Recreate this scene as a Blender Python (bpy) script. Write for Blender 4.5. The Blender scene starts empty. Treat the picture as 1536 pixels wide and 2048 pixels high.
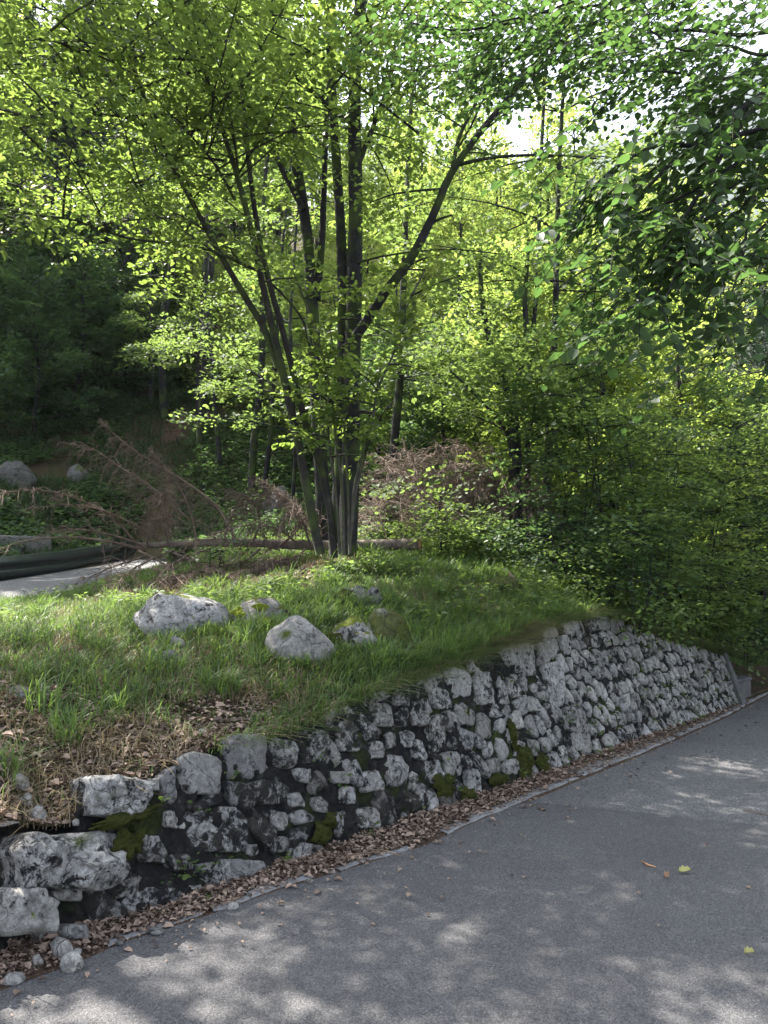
import bpy, math, random
import numpy as np
from mathutils import Vector, Matrix

# ------------------------------------------------------------------ camera, sky, sun, exposure
scene = bpy.context.scene
F, HOR = 1538.0, 1110.0                      # focal length and horizon row of the 1536x2048 photograph, in pixels
PITCH = math.atan((HOR - 1024.0) / F)
CAM_Z = 1.6
cam_data = bpy.data.cameras.new("camera")
cam_data.sensor_fit = 'VERTICAL'
cam_data.sensor_height = 24.0
cam_data.lens = F / 2048.0 * 24.0
cam_data.clip_start = 0.05
cam_data.clip_end = 5000.0
cam = bpy.data.objects.new("camera", cam_data)
scene.collection.objects.link(cam)
cam.location = (0, 0, CAM_Z)
cam.rotation_euler = (math.pi / 2 + PITCH, 0, 0)
scene.camera = cam

HAZE = 0.0002
SUN_EL = math.radians(57)
SUN_AZ = math.radians(-50)                   # from +Y, negative = to the left
sun_vec = Vector((math.sin(SUN_AZ) * math.cos(SUN_EL), math.cos(SUN_AZ) * math.cos(SUN_EL), math.sin(SUN_EL)))
world = bpy.data.worlds.new("World")
scene.world = world
world.use_nodes = True
wn = world.node_tree.nodes
wl = world.node_tree.links
wn.clear()
sky = wn.new('ShaderNodeTexSky')
sky.sky_type = 'NISHITA'
sky.sun_disc = False
sky.sun_elevation = SUN_EL
sky.sun_rotation = SUN_AZ
sky.altitude = 600
sky.air_density = 1.0
sky.dust_density = 3.0
sky.ozone_density = 2.0
bg = wn.new('ShaderNodeBackground')
bg.inputs['Strength'].default_value = 0.125
wo = wn.new('ShaderNodeOutputWorld')
hs_n = wn.new('ShaderNodeHueSaturation')
hs_n.inputs['Saturation'].default_value = 0.5
wl.new(sky.outputs[0], hs_n.inputs['Color'])
wl.new(hs_n.outputs[0], bg.inputs[0])
wl.new(bg.outputs[0], wo.inputs[0])

sun_data = bpy.data.lights.new("sun", 'SUN')
sun_data.energy = 5.0
sun_data.angle = math.radians(0.53)
sun_data.color = (1.0, 0.95, 0.87)
sun = bpy.data.objects.new("sun", sun_data)
scene.collection.objects.link(sun)
sun.rotation_euler = sun_vec.to_track_quat('Z', 'Y').to_euler()
sun.location = (-20, 40, 60)

scene.view_settings.view_transform = 'Standard'
scene.view_settings.look = 'None'
scene.view_settings.exposure = 2.36
scene.view_settings.gamma = 1.0
scene.view_settings.use_curve_mapping = False
scene.cycles.max_bounces = 8
scene.cycles.diffuse_bounces = 5
scene.cycles.transmission_bounces = 5
scene.cycles.transparent_max_bounces = 4
scene.cycles.caustics_reflective = False
scene.cycles.caustics_refractive = False
scene.cycles.sample_clamp_indirect = 6.0

# ------------------------------------------------------------------ pixel <-> place
cp, sp = math.cos(PITCH), math.sin(PITCH)
def ray(px, py):
    a, b = (px - 768.0) / F, -(py - 1024.0) / F
    return np.array([a, cp - b * sp, sp + b * cp])
CAM = np.array([0, 0, CAM_Z])
def P(px, py, Y):
    r = ray(px, py)
    return CAM + r * (Y / r[1])
def to_px(p):
    d = np.asarray(p) - CAM
    fw = d[1] * cp + d[2] * sp
    up = -d[1] * sp + d[2] * cp
    return 768 + F * d[0] / fw, 1024 - F * up / fw
GR = -0.03
def zroad(x, y):
    return GR * (x + y) * 0.70711
def on_road(px, py, dz=0.0):
    r = ray(px, py)
    t = (zroad(0, 0) + dz - CAM_Z) / (r[2] - GR * (r[0] + r[1]) * 0.70711)
    return CAM + r * t

W0, W1 = on_road(0, 1942), on_road(1450, 1420)
D = (W1 - W0) / np.linalg.norm(W1 - W0)
Dh = np.array([D[0], D[1], 0]); Dh /= np.linalg.norm(Dh)
NB = np.array([-Dh[1], Dh[0], 0])            # away from the road, into the bank
BAT = 0.30
U = np.array([NB[0] * BAT, NB[1] * BAT, 1.0])
WN = np.cross(D, U); WN /= np.linalg.norm(WN)   # out of the wall, towards the road
if WN[1] > 0: WN = -WN
def wall(s, h, out=0.0):
    return W0 + D * s + U * h + WN * out
_Minv = np.linalg.inv(np.stack([D, U, WN], 1))
def wall_sh(px, py):
    r = ray(px, py)
    t = np.dot(W0 - CAM, WN) / np.dot(r, WN)
    q = _Minv @ (CAM + r * t - W0)
    return q[0], q[1]
TOP_PX = [(-160, 1840), (-60, 1800), (10, 1775), (28, 1690), (60, 1664), (150, 1662), (157, 1605), (200, 1578), (290, 1560), (400, 1517), (450, 1492),
          (560, 1465), (640, 1437), (720, 1397), (800, 1367), (900, 1332), (1000, 1292), (1060, 1264), (1120, 1243),
          (1200, 1228), (1235, 1237), (1300, 1267), (1350, 1282), (1400, 1295), (1442, 1308)]
TOP_SH = np.array([wall_sh(*p) for p in TOP_PX])
S_END = TOP_SH[-1, 0]
def htop(s):
    return np.interp(s, TOP_SH[:, 0], TOP_SH[:, 1])
EDGE_PX = [(-300, 2110), (0, 1980), (150, 1926), (250, 1882), (400, 1835), (560, 1778), (700, 1736), (850, 1690), (950, 1643), (1050, 1602),
           (1150, 1560), (1250, 1520), (1340, 1482), (1450, 1433), (1536, 1388), (1640, 1330)]
def st(p):
    q = np.asarray(p) - W0
    return float(np.dot(q, Dh)), float(np.dot(q, NB))
EDGE_ST = np.array([st(on_road(*p)) for p in EDGE_PX])
def edge_t(s):
    return np.interp(s, EDGE_ST[:, 0], EDGE_ST[:, 1])
def xy(s, t):
    s = np.asarray(s, float); t = np.asarray(t, float)
    return W0[0] + Dh[0] * s + NB[0] * t, W0[1] + Dh[1] * s + NB[1] * t

# ------------------------------------------------------------------ noise
_rng = np.random.default_rng(7)
_T = _rng.random((64, 64, 64)).astype(np.float32)
def vnoise(p, scale=1.0, octaves=3):
    p = np.asarray(p, float) * scale
    out = np.zeros(p.shape[:-1]); amp = 1.0; tot = 0
    for o in range(octaves):
        i = np.floor(p).astype(int); f = p - i; f = f * f * (3 - 2 * f)
        r = 0
        for a in (0, 1):
            for b in (0, 1):
                for c in (0, 1):
                    w = (f[..., 0] if a else 1 - f[..., 0]) * (f[..., 1] if b else 1 - f[..., 1]) * (f[..., 2] if c else 1 - f[..., 2])
                    r = r + w * _T[(i[..., 0] + a) % 64, (i[..., 1] + b) % 64, (i[..., 2] + c) % 64]
        out += amp * (r * 2 - 1); tot += amp
        amp *= 0.5; p = p * 2.03 + 11.3
    return out / tot

# ------------------------------------------------------------------ terrain height (thin plate spline)
CTRL = []
for s_ in np.linspace(0.25, S_END, 16):
    w_ = wall(s_, htop(s_)); CTRL.append(w_)
for a in [(0, 1560, 3.5), (0, 1640, 3.2), (0, 1400, 4.2), (0, 1290, 5.4), (0, 1235, 7.6), (0, 1207, 9.6), (120, 1196, 10.2), (220, 1172, 10.8), (-200, 1222, 9.4),
          (0, 1190, 11.4), (200, 1152, 13.4), (0, 1180, 12.4), (250, 1128, 16.5), (-150, 1190, 12),
          (0, 1108, 14.5), (110, 1112, 15.0), (260, 1085, 17.5), (0, 985, 17), (150, 965, 19), (0, 870, 21), (100, 790, 24), (280, 800, 23.5), (400, 900, 20), (490, 952, 18.5),
          (250, 1400, 4.5), (250, 1300, 5.6), (300, 1205, 8.0), (430, 1146, 9.3), (560, 1135, 9.3), (590, 1330, 5.4), (560, 1170, 7.8), (690, 1122, 8.8),
          (820, 1110, 9.4), (800, 1190, 7.3), (850, 1260, 6.3), (1000, 1130, 9.3), (1000, 1200, 7.6), (1120, 1120, 10.2), (1200, 1195, 8.6), (1300, 1240, 8.4),
          (600, 1070, 12), (800, 1050, 13), (950, 1030, 15), (800, 985, 18), (650, 980, 18), (1100, 1060, 13),
          (1420, 1290, 9.6), (1500, 1330, 10.4), (1600, 1310, 12), (1450, 1240, 12.5), (1300, 1180, 12), (1536, 1180, 18)]:
    CTRL.append(P(*a))
for x_, y_, z_ in [(-12, 26, 8.5), (-4, 28, 7.0), (4, 28, 6.0), (12, 26, 4.0), (20, 26, 0.5), (-30, 30, 15), (-20, 45, 20), (0, 45, 17), (18, 45, 12), (40, 40, 4),
                   (-40, 70, 36), (0, 70, 29), (30, 70, 22), (60, 70, 16), (-60, 100, 52), (0, 100, 46), (40, 100, 38), (90, 100, 28), (-50, 30, 24), (-20, 12, 3.0),
                   (-10, 8, 1.0), (-8, 4, 0.9), (-14, 0, 1.3), (-35, 0, 4), (-60, 10, 14), (80, 40, 2), (14, 18, 0.2), (24, 18, -0.5), (45, 20, -1)]:
    CTRL.append(np.array([x_, y_, z_], float))
CTRL = np.array(CTRL)
_m, _d = CTRL[:, :2].mean(0), 20.0
def _phi(r2):
    return 0.5 * r2 * np.log(np.maximum(r2, 1e-12))
_cx = (CTRL[:, :2] - _m) / _d
_K = _phi(((_cx[:, None] - _cx[None]) ** 2).sum(-1)) + np.eye(len(_cx)) * 6e-5
_Pm = np.c_[np.ones(len(_cx)), _cx]
_A = np.block([[_K, _Pm], [_Pm.T, np.zeros((3, 3))]])
_sol = np.linalg.solve(_A, np.r_[CTRL[:, 2], 0, 0, 0])
def zg(x, y, rough=True):
    x = np.asarray(x, float); y = np.asarray(y, float)
    q = (np.stack([x, y], -1) - _m) / _d
    out = np.empty(x.shape).reshape(-1)
    qf = q.reshape(-1, 2)
    for i in range(0, len(qf), 20000):
        b = qf[i:i + 20000]
        r2 = ((b[:, None] - _cx[None]) ** 2).sum(-1)
        out[i:i + 20000] = _phi(r2) @ _sol[:-3] + np.c_[np.ones(len(b)), b] @ _sol[-3:]
    z = out.reshape(x.shape)
    if rough:
        p = np.stack([x, y, x * 0], -1)
        dist = np.clip(y / 20.0, 0.25, 2.0)
        z = z + vnoise(p, 2.2, 3) * 0.035 + vnoise(p, 0.35, 2) * 0.22 * np.clip((y - 9) / 10, 0, 3) * dist
    return z

# ------------------------------------------------------------------ mesh helpers
class MB:
    def __init__(self):
        self.v = []; self.f = {}; self.r = {}; self.n = 0
    def add(self, v, f, rnd=0.5):
        v = np.asarray(v, np.float32).reshape(-1, 3)
        f = np.asarray(f, np.int64)
        k = f.shape[1]
        self.f.setdefault(k, []).append(f + self.n)
        rr = np.full(len(f), rnd, np.float32) if np.isscalar(rnd) else np.asarray(rnd, np.float32)
        self.r.setdefault(k, []).append(rr)
        self.v.append(v); self.n += len(v)
    def tube(self, pts, rad, sides=6, cap=True, bumpy=0.0):
        pts = np.asarray(pts, float); rad = np.broadcast_to(np.asarray(rad, float), (len(pts),))
        tan = np.gradient(pts, axis=0); tan /= np.linalg.norm(tan, axis=1)[:, None] + 1e-9
        ref = np.array([0.31, 0.9, 0.2]) if abs(tan[:, 2]).mean() > 0.5 else np.array([0.1, 0.2, 1.0])
        a = np.cross(tan, ref); a /= np.linalg.norm(a, axis=1)[:, None] + 1e-9
        b = np.cross(tan, a)
        th = np.arange(sides) / sides * 2 * math.pi
        ring = np.cos(th)[None, :, None] * a[:, None] + np.sin(th)[None, :, None] * b[:, None]
        rr = rad[:, None, None]
        if bumpy:
            rr = rr * (1 + bumpy * vnoise(pts[:, None] + ring * 0.3, 5.0, 2)[..., None])
        v = pts[:, None] + ring * rr
        n = len(pts)
        i, j = np.meshgrid(np.arange(n - 1), np.arange(sides), indexing='ij')
        j2 = (j + 1) % sides
        f = np.stack([i * sides + j, i * sides + j2, (i + 1) * sides + j2, (i + 1) * sides + j], -1).reshape(-1, 4)
        v = v.reshape(-1, 3)
        base = self.n
        self.add(v, f)
        if cap:
            for row in (0, n - 1):
                c = len(v) * 0 + base
                cen = pts[row]
                k = np.arange(sides)
                self.v.append(np.asarray([cen], np.float32)); ci = self.n; self.n += 1
                t = np.stack([c + row * sides + k, c + row * sides + (k + 1) % sides, np.full(sides, ci)], -1)
                self.f.setdefault(3, []).append(t); self.r.setdefault(3, []).append(np.full(sides, 0.5, np.float32))
    def mesh(self, name, mat=None, smooth=False, attr=True):
        me = bpy.data.meshes.new(name)
        v = np.concatenate(self.v)
        ks = sorted(self.f)
        loops = np.concatenate([np.concatenate(self.f[k]).reshape(-1) for k in ks])
        tot = np.concatenate([np.full(sum(len(x) for x in self.f[k]), k) for k in ks])
        me.vertices.add(len(v)); me.vertices.foreach_set('co', v.reshape(-1))
        me.loops.add(len(loops)); me.loops.foreach_set('vertex_index', loops.astype(np.int32))
        me.polygons.add(len(tot))
        start = np.concatenate([[0], np.cumsum(tot)[:-1]])
        me.polygons.foreach_set('loop_start', start.astype(np.int32))
        if attr:
            at = me.attributes.new('rnd', 'FLOAT', 'FACE')
            at.data.foreach_set('value', np.concatenate([np.concatenate(self.r[k]) for k in ks]))
        me.update(calc_edges=True)
        if smooth:
            me.polygons.foreach_set('use_smooth', np.ones(len(tot), bool))
        if mat: me.materials.append(mat)
        return me

COL = scene.collection
def obj(name, me, parent=None, **props):
    o = bpy.data.objects.new(name, me); COL.objects.link(o)
    if parent is not None: o.parent = parent
    for k, v in props.items(): o[k] = v
    return o
def thing(name, label, cat, loc=(0, 0, 0), group=None):
    o = bpy.data.objects.new(name, None); COL.objects.link(o)
    o.empty_display_size = 0.2
    o.location = loc; o['label'] = label; o['category'] = cat
    if group: o['group'] = group
    return o
def part(name, mb, mat, root, smooth=False, **props):
    """a mesh written in world coordinates, hung under a thing"""
    me = mb.mesh(name, mat, smooth)
    o = obj(name, me, root, **props)
    if root is not None:
        l = root.location
        if root.parent is not None: l = l + root.parent.location
        me.transform(Matrix.Translation(-Vector(l)))
    return o
def copy_tree(o, loc, rz, sc, label=None, group=None):
    c = o.copy(); COL.objects.link(c)
    c.location = loc; c.rotation_euler = (0, 0, rz); c.scale = (sc, sc, sc)
    if label: c['label'] = label
    if group: c['group'] = group
    for ch in o.children:
        d = ch.copy(); COL.objects.link(d); d.parent = c
    return c

# ------------------------------------------------------------------ materials
class NT:
    def __init__(self, name):
        self.m = bpy.data.materials.new(name); self.m.use_nodes = True
        self.t = self.m.node_tree; self.t.nodes.clear()
        self.out = self.t.nodes.new('ShaderNodeOutputMaterial')
    def n(self, typ, **kw):
        nd = self.t.nodes.new(typ)
        for k, v in kw.items():
            if k.startswith('_'): setattr(nd, k[1:], v)
            else: nd.inputs[k.replace('__', ' ')].default_value = v
        return nd
    def l(self, a, b): self.t.links.new(a, b)
    def pos(self):
        if not hasattr(self, '_p'): self._p = self.n('ShaderNodeNewGeometry').outputs['Position']
        return self._p
    def noise(self, scale, detail=4, rough=0.6, coord=None, dist=0.0):
        nd = self.n('ShaderNodeTexNoise', Scale=scale, Detail=detail, Roughness=rough, Distortion=dist)
        self.l(coord or self.pos(), nd.inputs['Vector']); return nd.outputs['Fac']
    def ramp(self, fac, stops, interp='LINEAR'):
        nd = self.n('ShaderNodeValToRGB'); cr = nd.color_ramp; cr.interpolation = interp
        while len(cr.elements) < len(stops): cr.elements.new(0.5)
        for e, (p, c) in zip(cr.elements, stops):
            e.position = p
            e.color = (c, c, c, 1) if np.isscalar(c) else (*c, 1)
        self.l(fac, nd.inputs[0]); return nd.outputs[0]
    def mix(self, fac, a, b, mode='MIX'):
        nd = self.n('ShaderNodeMix', _data_type='RGBA', _blend_type=mode)
        for sck, v in ((nd.inputs[0], fac), (nd.inputs[6], a), (nd.inputs[7], b)):
            if hasattr(v, 'links'): self.l(v, sck)
            elif np.isscalar(v): sck.default_value = v
            else: sck.default_value = (*v, 1)
        return nd.outputs[2]
    def math(self, op, a, b=0.0, clamp=False):
        nd = self.n('ShaderNodeMath', _operation=op, _use_clamp=clamp)
        for sck, v in ((nd.inputs[0], a), (nd.inputs[1], b)):
            if hasattr(v, 'links'): self.l(v, sck)
            else: sck.default_value = v
        return nd.outputs[0]
    def bump(self, h, strength=0.5, dist=0.02, normal=None):
        nd = self.n('ShaderNodeBump', Strength=strength, Distance=dist)
        self.l(h, nd.inputs['Height'])
        if normal: self.l(normal, nd.inputs['Normal'])
        return nd.outputs['Normal']
    def finish(self, color, rough=0.85, normal=None, spec=0.3):
        b = self.n('ShaderNodeBsdfPrincipled', Roughness=rough if np.isscalar(rough) else 0.8)
        b.inputs['Specular IOR Level'].default_value = spec
        if not np.isscalar(rough): self.l(rough, b.inputs['Roughness'])
        if hasattr(color, 'links'): self.l(color, b.inputs['Base Color'])
        else: b.inputs['Base Color'].default_value = (*color, 1)
        if normal: self.l(normal, b.inputs['Normal'])
        self.l(b.outputs[0], self.out.inputs[0]); return self.m

def leaf_mat(name, dark, light, trans, tf=0.45, rough=0.5, back=None):
    t = NT(name)
    at = t.n('ShaderNodeAttribute', _attribute_name='rnd')
    oi = t.n('ShaderNodeObjectInfo')
    r = t.math('FRACT', t.math('ADD', at.outputs['Fac'], oi.outputs['Random']))
    col = t.ramp(r, [(0, dark), (0.6, light), (1.0, tuple(min(1, c * 1.35) for c in light))])
    tcol = t.ramp(r, [(0, tuple(c * 0.75 for c in trans)), (1, tuple(c * 1.15 for c in trans))])
    b = t.n('ShaderNodeBsdfPrincipled', Roughness=rough)
    b.inputs['Specular IOR Level'].default_value = 0.35
    t.l(col, b.inputs['Base Color'])
    tr = t.n('ShaderNodeBsdfTranslucent'); t.l(tcol, tr.inputs['Color'])
    m = t.n('ShaderNodeMixShader'); m.inputs[0].default_value = tf
    t.l(b.outputs[0], m.inputs[1]); t.l(tr.outputs[0], m.inputs[2]); t.l(m.outputs[0], t.out.inputs[0])
    return t.m
M = {}
M['maple'] = leaf_mat('maple_leaf', (0.033, 0.068, 0.02), (0.072, 0.108, 0.028), (0.27, 0.38, 0.07), 0.5)
M['beech'] = leaf_mat('beech_leaf', (0.03, 0.062, 0.022), (0.064, 0.10, 0.03), (0.25, 0.36, 0.08), 0.46, 0.6)
M['far'] = leaf_mat('leaf_sun_tinted', (0.04, 0.075, 0.022), (0.09, 0.125, 0.032), (0.42, 0.53, 0.105), 0.56)  # brightened leaf copy, sunlight put into its colour
M['dull'] = leaf_mat('leaf_shade_tinted', (0.016, 0.04, 0.02), (0.036, 0.07, 0.033), (0.15, 0.25, 0.07), 0.40, 0.5)  # darkened leaf copy for trees in shade, the gloom put into its colour
M['needle'] = leaf_mat('needle', (0.012, 0.032, 0.018), (0.03, 0.06, 0.03), (0.03, 0.06, 0.02), 0.15)
M['grass'] = leaf_mat('grass_blade', (0.04, 0.075, 0.024), (0.085, 0.135, 0.042), (0.20, 0.31, 0.06), 0.4, 0.5)
M['grass_shade_tint'] = leaf_mat('grass_shade_in_colour', (0.015, 0.034, 0.014), (0.035, 0.065, 0.024), (0.08, 0.15, 0.035), 0.35, 0.6)  # grass colour darkened to paint in the shade of the slope
M['drygrass'] = leaf_mat('dry_grass', (0.12, 0.095, 0.055), (0.24, 0.195, 0.12), (0.3, 0.22, 0.11), 0.3)
M['litter'] = leaf_mat('dead_leaf', (0.055, 0.038, 0.03), (0.27, 0.20, 0.155), (0.16, 0.1, 0.065), 0.12, 0.8)

def bark(name, c0, c1, moss=0.0, scale=1.0):
    t = NT(name)
    mp = t.n('ShaderNodeMapping'); mp.inputs['Scale'].default_value = (18 * scale, 18 * scale, 4 * scale)
    t.l(t.pos(), mp.inputs[0])
    a = t.noise(1.0, 6, 0.7, mp.outputs[0], 0.6)
    b = t.noise(3.0, 4, 0.6)
    col = t.ramp(a, [(0.3, c0), (0.7, c1)])
    pat = t.ramp(t.noise(9, 4, 0.6), [(0.55, 0.0), (0.68, 1.0)])
    col = t.mix(t.math('MULTIPLY', pat, 0.25), col, tuple(min(1, c * 2.2 + 0.02) for c in c1))
    if moss:
        mk = t.ramp(b, [(0.5 - moss * 0.3, 0.0), (0.62, 1.0)])
        col = t.mix(t.math('MULTIPLY', mk, 0.75), col, (0.045, 0.07, 0.012))
    return t.finish(col, 0.9, t.bump(a, 0.6, 0.02), 0.2)
M['bark_dark'] = bark('bark_dark', (0.009, 0.009, 0.010), (0.028, 0.026, 0.027), 0.05)
M['bark_mid'] = bark('bark_mid', (0.012, 0.011, 0.010), (0.036, 0.032, 0.029), 0.12)
M['bark_pale'] = bark('bark_pale', (0.025, 0.022, 0.02), (0.08, 0.072, 0.062), 0.15)
M['bark_far'] = bark('bark_far', (0.01, 0.009, 0.009), (0.03, 0.027, 0.026), 0.0, 0.4)
M['deadwood'] = bark('dead_wood', (0.075, 0.05, 0.035), (0.2, 0.145, 0.10), 0.0)
M['deadtwig'] = bark('dead_twig', (0.06, 0.043, 0.036), (0.17, 0.125, 0.10), 0.0)
M['logbark'] = bark('log_bark', (0.06, 0.045, 0.04), (0.2, 0.165, 0.14), 0.0)

def limestone(name, black=0.5, moss=0.3, topmoss=0.0, light=(0.50, 0.49, 0.47), mid=(0.27, 0.265, 0.26)):
    t = NT(name)
    n1 = t.noise(7, 6, 0.65); n2 = t.noise(34, 8, 0.8); n3 = t.noise(2.2, 3, 0.5)
    vo = t.n('ShaderNodeTexVoronoi', Scale=55.0); t.l(t.pos(), vo.inputs['Vector'])
    base = t.ramp(n1, [(0.3, mid), (0.62, light)])
    base = t.mix(t.ramp(n2, [(0.42, 0.75), (0.58, 0.0)]), base, (0.13, 0.128, 0.125))
    blot = t.math('ADD', t.math('MULTIPLY', t.noise(15, 8, 0.78, None, 0.4), 0.7), t.math('MULTIPLY', n3, 0.3))
    bk = t.ramp(blot, [(0.5 + (0.5 - black) * 0.35, 1.0), (0.53 + (0.5 - black) * 0.35, 0.0)]) if black > 0 else 0.0
    bk = t.ramp(blot, [(0.33 + black * 0.2, 1.0), (0.38 + black * 0.2, 0.0)])
    col = t.mix(bk, base, (0.014, 0.014, 0.015))
    if moss > 0:
        ms = t.ramp(t.math('ADD', t.math('MULTIPLY', n3, 0.75), t.math('MULTIPLY', n1, 0.25)), [(0.66 - moss * 0.2, 0.0), (0.72 - moss * 0.2, 1.0)])
        col = t.mix(ms, col, t.ramp(n2, [(0.3, (0.025, 0.034, 0.007)), (0.7, (0.10, 0.12, 0.02))]))
    wp = t.n('ShaderNodeVectorMath', _operation='ADD'); nv = t.n('ShaderNodeTexNoise', Scale=5.0, Detail=5.0); t.l(t.pos(), nv.inputs['Vector'])
    t.l(t.pos(), wp.inputs[0]); sc_ = t.n('ShaderNodeVectorMath', _operation='SCALE', Scale=0.35); t.l(nv.outputs['Color'], sc_.inputs[0]); t.l(sc_.outputs[0], wp.inputs[1])
    ck = t.n('ShaderNodeTexVoronoi', _feature='DISTANCE_TO_EDGE', Scale=4.5); t.l(wp.outputs[0], ck.inputs['Vector'])
    crk = t.ramp(ck.outputs['Distance'], [(0.004, 1.0), (0.016, 0.0)])
    col = t.mix(t.math('MULTIPLY', crk, 0.5), col, (0.025, 0.024, 0.022))
    stn = t.ramp(t.noise(3.3, 4, 0.6), [(0.45, 0.0), (0.7, 0.55)])
    col = t.mix(t.math('MULTIPLY', stn, 0.5), col, (0.17, 0.15, 0.12))
    if topmoss > 0:
        sx = t.n('ShaderNodeSeparateXYZ'); t.l(t.n('ShaderNodeNewGeometry').outputs['Normal'], sx.inputs[0])
        tm = t.ramp(t.math('ADD', t.math('MULTIPLY', sx.outputs['Z'], 0.45), t.math('MULTIPLY', t.noise(6, 5, 0.6), 0.55)), [(0.76 - topmoss * 0.2, 0.0), (0.80 - topmoss * 0.2, 1.0)])
        col = t.mix(tm, col, t.ramp(n2, [(0.3, (0.035, 0.05, 0.008)), (0.7, (0.16, 0.19, 0.025))]))
    oi = t.n('ShaderNodeObjectInfo')
    col = t.mix(1.0, col, t.ramp(oi.outputs['Random'], [(0, (0.72, 0.70, 0.67)), (0.5, (0.95, 0.95, 0.96)), (1, (1.12, 1.1, 1.05))]), 'MULTIPLY')
    h = t.math('ADD', t.math('MULTIPLY', n2, 0.9), t.math('MULTIPLY', crk, -0.8))
    h = t.math('ADD', h, t.math('MULTIPLY', n1, 0.8))
    return t.finish(col, 0.92, t.bump(h, 1.0, 0.03), 0.2)
M['stone_near'] = limestone('wall_limestone_crusted', 0.72, 0.12)
M['stone_black'] = limestone('wall_limestone_blackened', 0.92, 0.25, light=(0.3, 0.295, 0.29), mid=(0.16, 0.157, 0.155))
M['stone_far'] = limestone('wall_limestone', 0.47, 0.05, light=(0.52, 0.51, 0.49), mid=(0.28, 0.275, 0.265))
M['boulder'] = limestone('boulder_limestone', 0.4, 0.18, light=(0.36, 0.355, 0.35), mid=(0.2, 0.196, 0.192))
M['boulder_sun_tint'] = limestone('boulder_limestone_sun_tinted', 0.42, 0.12, 0.25, light=(0.50, 0.49, 0.475), mid=(0.28, 0.275, 0.265))  # paler copy of the boulder stone, sunlight painted into its tone
M['rock_end'] = limestone('wall_end_limestone', 0.6, 0.45, light=(0.6, 0.59, 0.57), mid=(0.3, 0.29, 0.28))
M['boulder_moss'] = limestone('mossy_boulder_limestone', 0.4, 0.1, 0.75, light=(0.36, 0.355, 0.35), mid=(0.2, 0.196, 0.192))
M['rubble'] = limestone('rubble_limestone', 0.0, 0.0, light=(0.7, 0.68, 0.64), mid=(0.42, 0.40, 0.37))
M['mossrock'] = limestone('moss_grown_limestone', 0.3, 1.25)
def mortar():
    t = NT('blackened_mortar')
    n1 = t.noise(14, 7, 0.75); n2 = t.noise(2.5, 4, 0.6); n3 = t.noise(60, 4, 0.7)
    col = t.ramp(n1, [(0.35, (0.006, 0.006, 0.007)), (0.6, (0.022, 0.021, 0.02)), (0.72, (0.14, 0.135, 0.13))])
    gm = t.ramp(n2, [(0.54, 0.0), (0.64, 1.0)])
    col = t.mix(t.math('MULTIPLY', gm, 0.8), col, t.ramp(n3, [(0.3, (0.012, 0.018, 0.005)), (0.7, (0.045, 0.055, 0.012))]))
    return t.finish(col, 0.95, t.bump(t.math('ADD', n1, t.math('MULTIPLY', n3, 0.5)), 1.0, 0.02), 0.15)
M['mortar'] = mortar()
def mossmat():
    t = NT('moss'); n = t.noise(70, 5, 0.7); n2 = t.noise(9, 3)
    col = t.ramp(t.math('ADD', t.math('MULTIPLY', n, 0.6), t.math('MULTIPLY', n2, 0.4)), [(0.3, (0.04, 0.055, 0.008)), (0.7, (0.19, 0.22, 0.025))])
    return t.finish(col, 1.0, t.bump(n, 1.0, 0.015), 0.1)
M['moss'] = mossmat()
def darkmoss():
    t = NT('dark_moss'); n = t.noise(60, 5, 0.7); n2 = t.noise(9, 3)
    col = t.ramp(t.math('ADD', t.math('MULTIPLY', n, 0.6), t.math('MULTIPLY', n2, 0.4)), [(0.3, (0.01, 0.014, 0.004)), (0.7, (0.06, 0.065, 0.015))])
    return t.finish(col, 1.0, t.bump(n, 1.0, 0.02), 0.1)
M['darkmoss'] = darkmoss()
def asphalt(name, c0, c1, speck, coarse):
    t = NT(name)
    vo = t.n('ShaderNodeTexVoronoi', Scale=coarse); t.l(t.pos(), vo.inputs['Vector'])
    vo2 = t.n('ShaderNodeTexVoronoi', Scale=coarse * 1.7); t.l(t.pos(), vo2.inputs['Vector'])
    n = t.noise(1.1, 5, 0.6); fine = t.noise(coarse * 1.2, 3, 0.8)
    col = t.ramp(n, [(0.35, c0), (0.65, c1)])
    grain = t.ramp(vo.outputs['Color'], [(0.0, 0.35), (0.45, 0.85), (0.85, 1.25), (1.0, speck)])
    col = t.mix(1.0, col, grain, 'MULTIPLY')
    col = t.mix(t.ramp(vo2.outputs['Distance'], [(0.0, 0.0), (0.6, 0.55)]), col, (0.018, 0.018, 0.02))
    st_ = t.ramp(t.noise(5, 6, 0.7), [(0.62, 0.0), (0.75, 0.35)])
    col = t.mix(st_, col, (0.17, 0.155, 0.135))
    h = t.math('ADD', t.math('MULTIPLY', vo.outputs['Distance'], -1.0), fine)
    return t.finish(col, 0.82, t.bump(h, 0.7, 0.006), 0.35)
M['asphalt'] = asphalt('asphalt_patch', (0.14, 0.135, 0.137), (0.175, 0.169, 0.171), 1.8, 150.0)
M['asphalt_old'] = asphalt('asphalt_worn', (0.17, 0.165, 0.167), (0.235, 0.23, 0.23), 2.0, 95.0)
def concrete(k=1.0):
    t = NT('weathered_concrete'); n = t.noise(6, 6, 0.7); n2 = t.noise(45, 5, 0.7)
    col = t.ramp(n, [(0.3, (0.12 * k, 0.118 * k, 0.12 * k)), (0.7, (0.25 * k, 0.248 * k, 0.25 * k))])
    col = t.mix(t.ramp(n2, [(0.35, 0.6), (0.5, 0.0)]), col, (0.06, 0.055, 0.05))
    return t.finish(col, 0.9, t.bump(n2, 0.6, 0.008), 0.2)
M['concrete'] = concrete()
M['concrete_dark'] = concrete(0.5)
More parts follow.
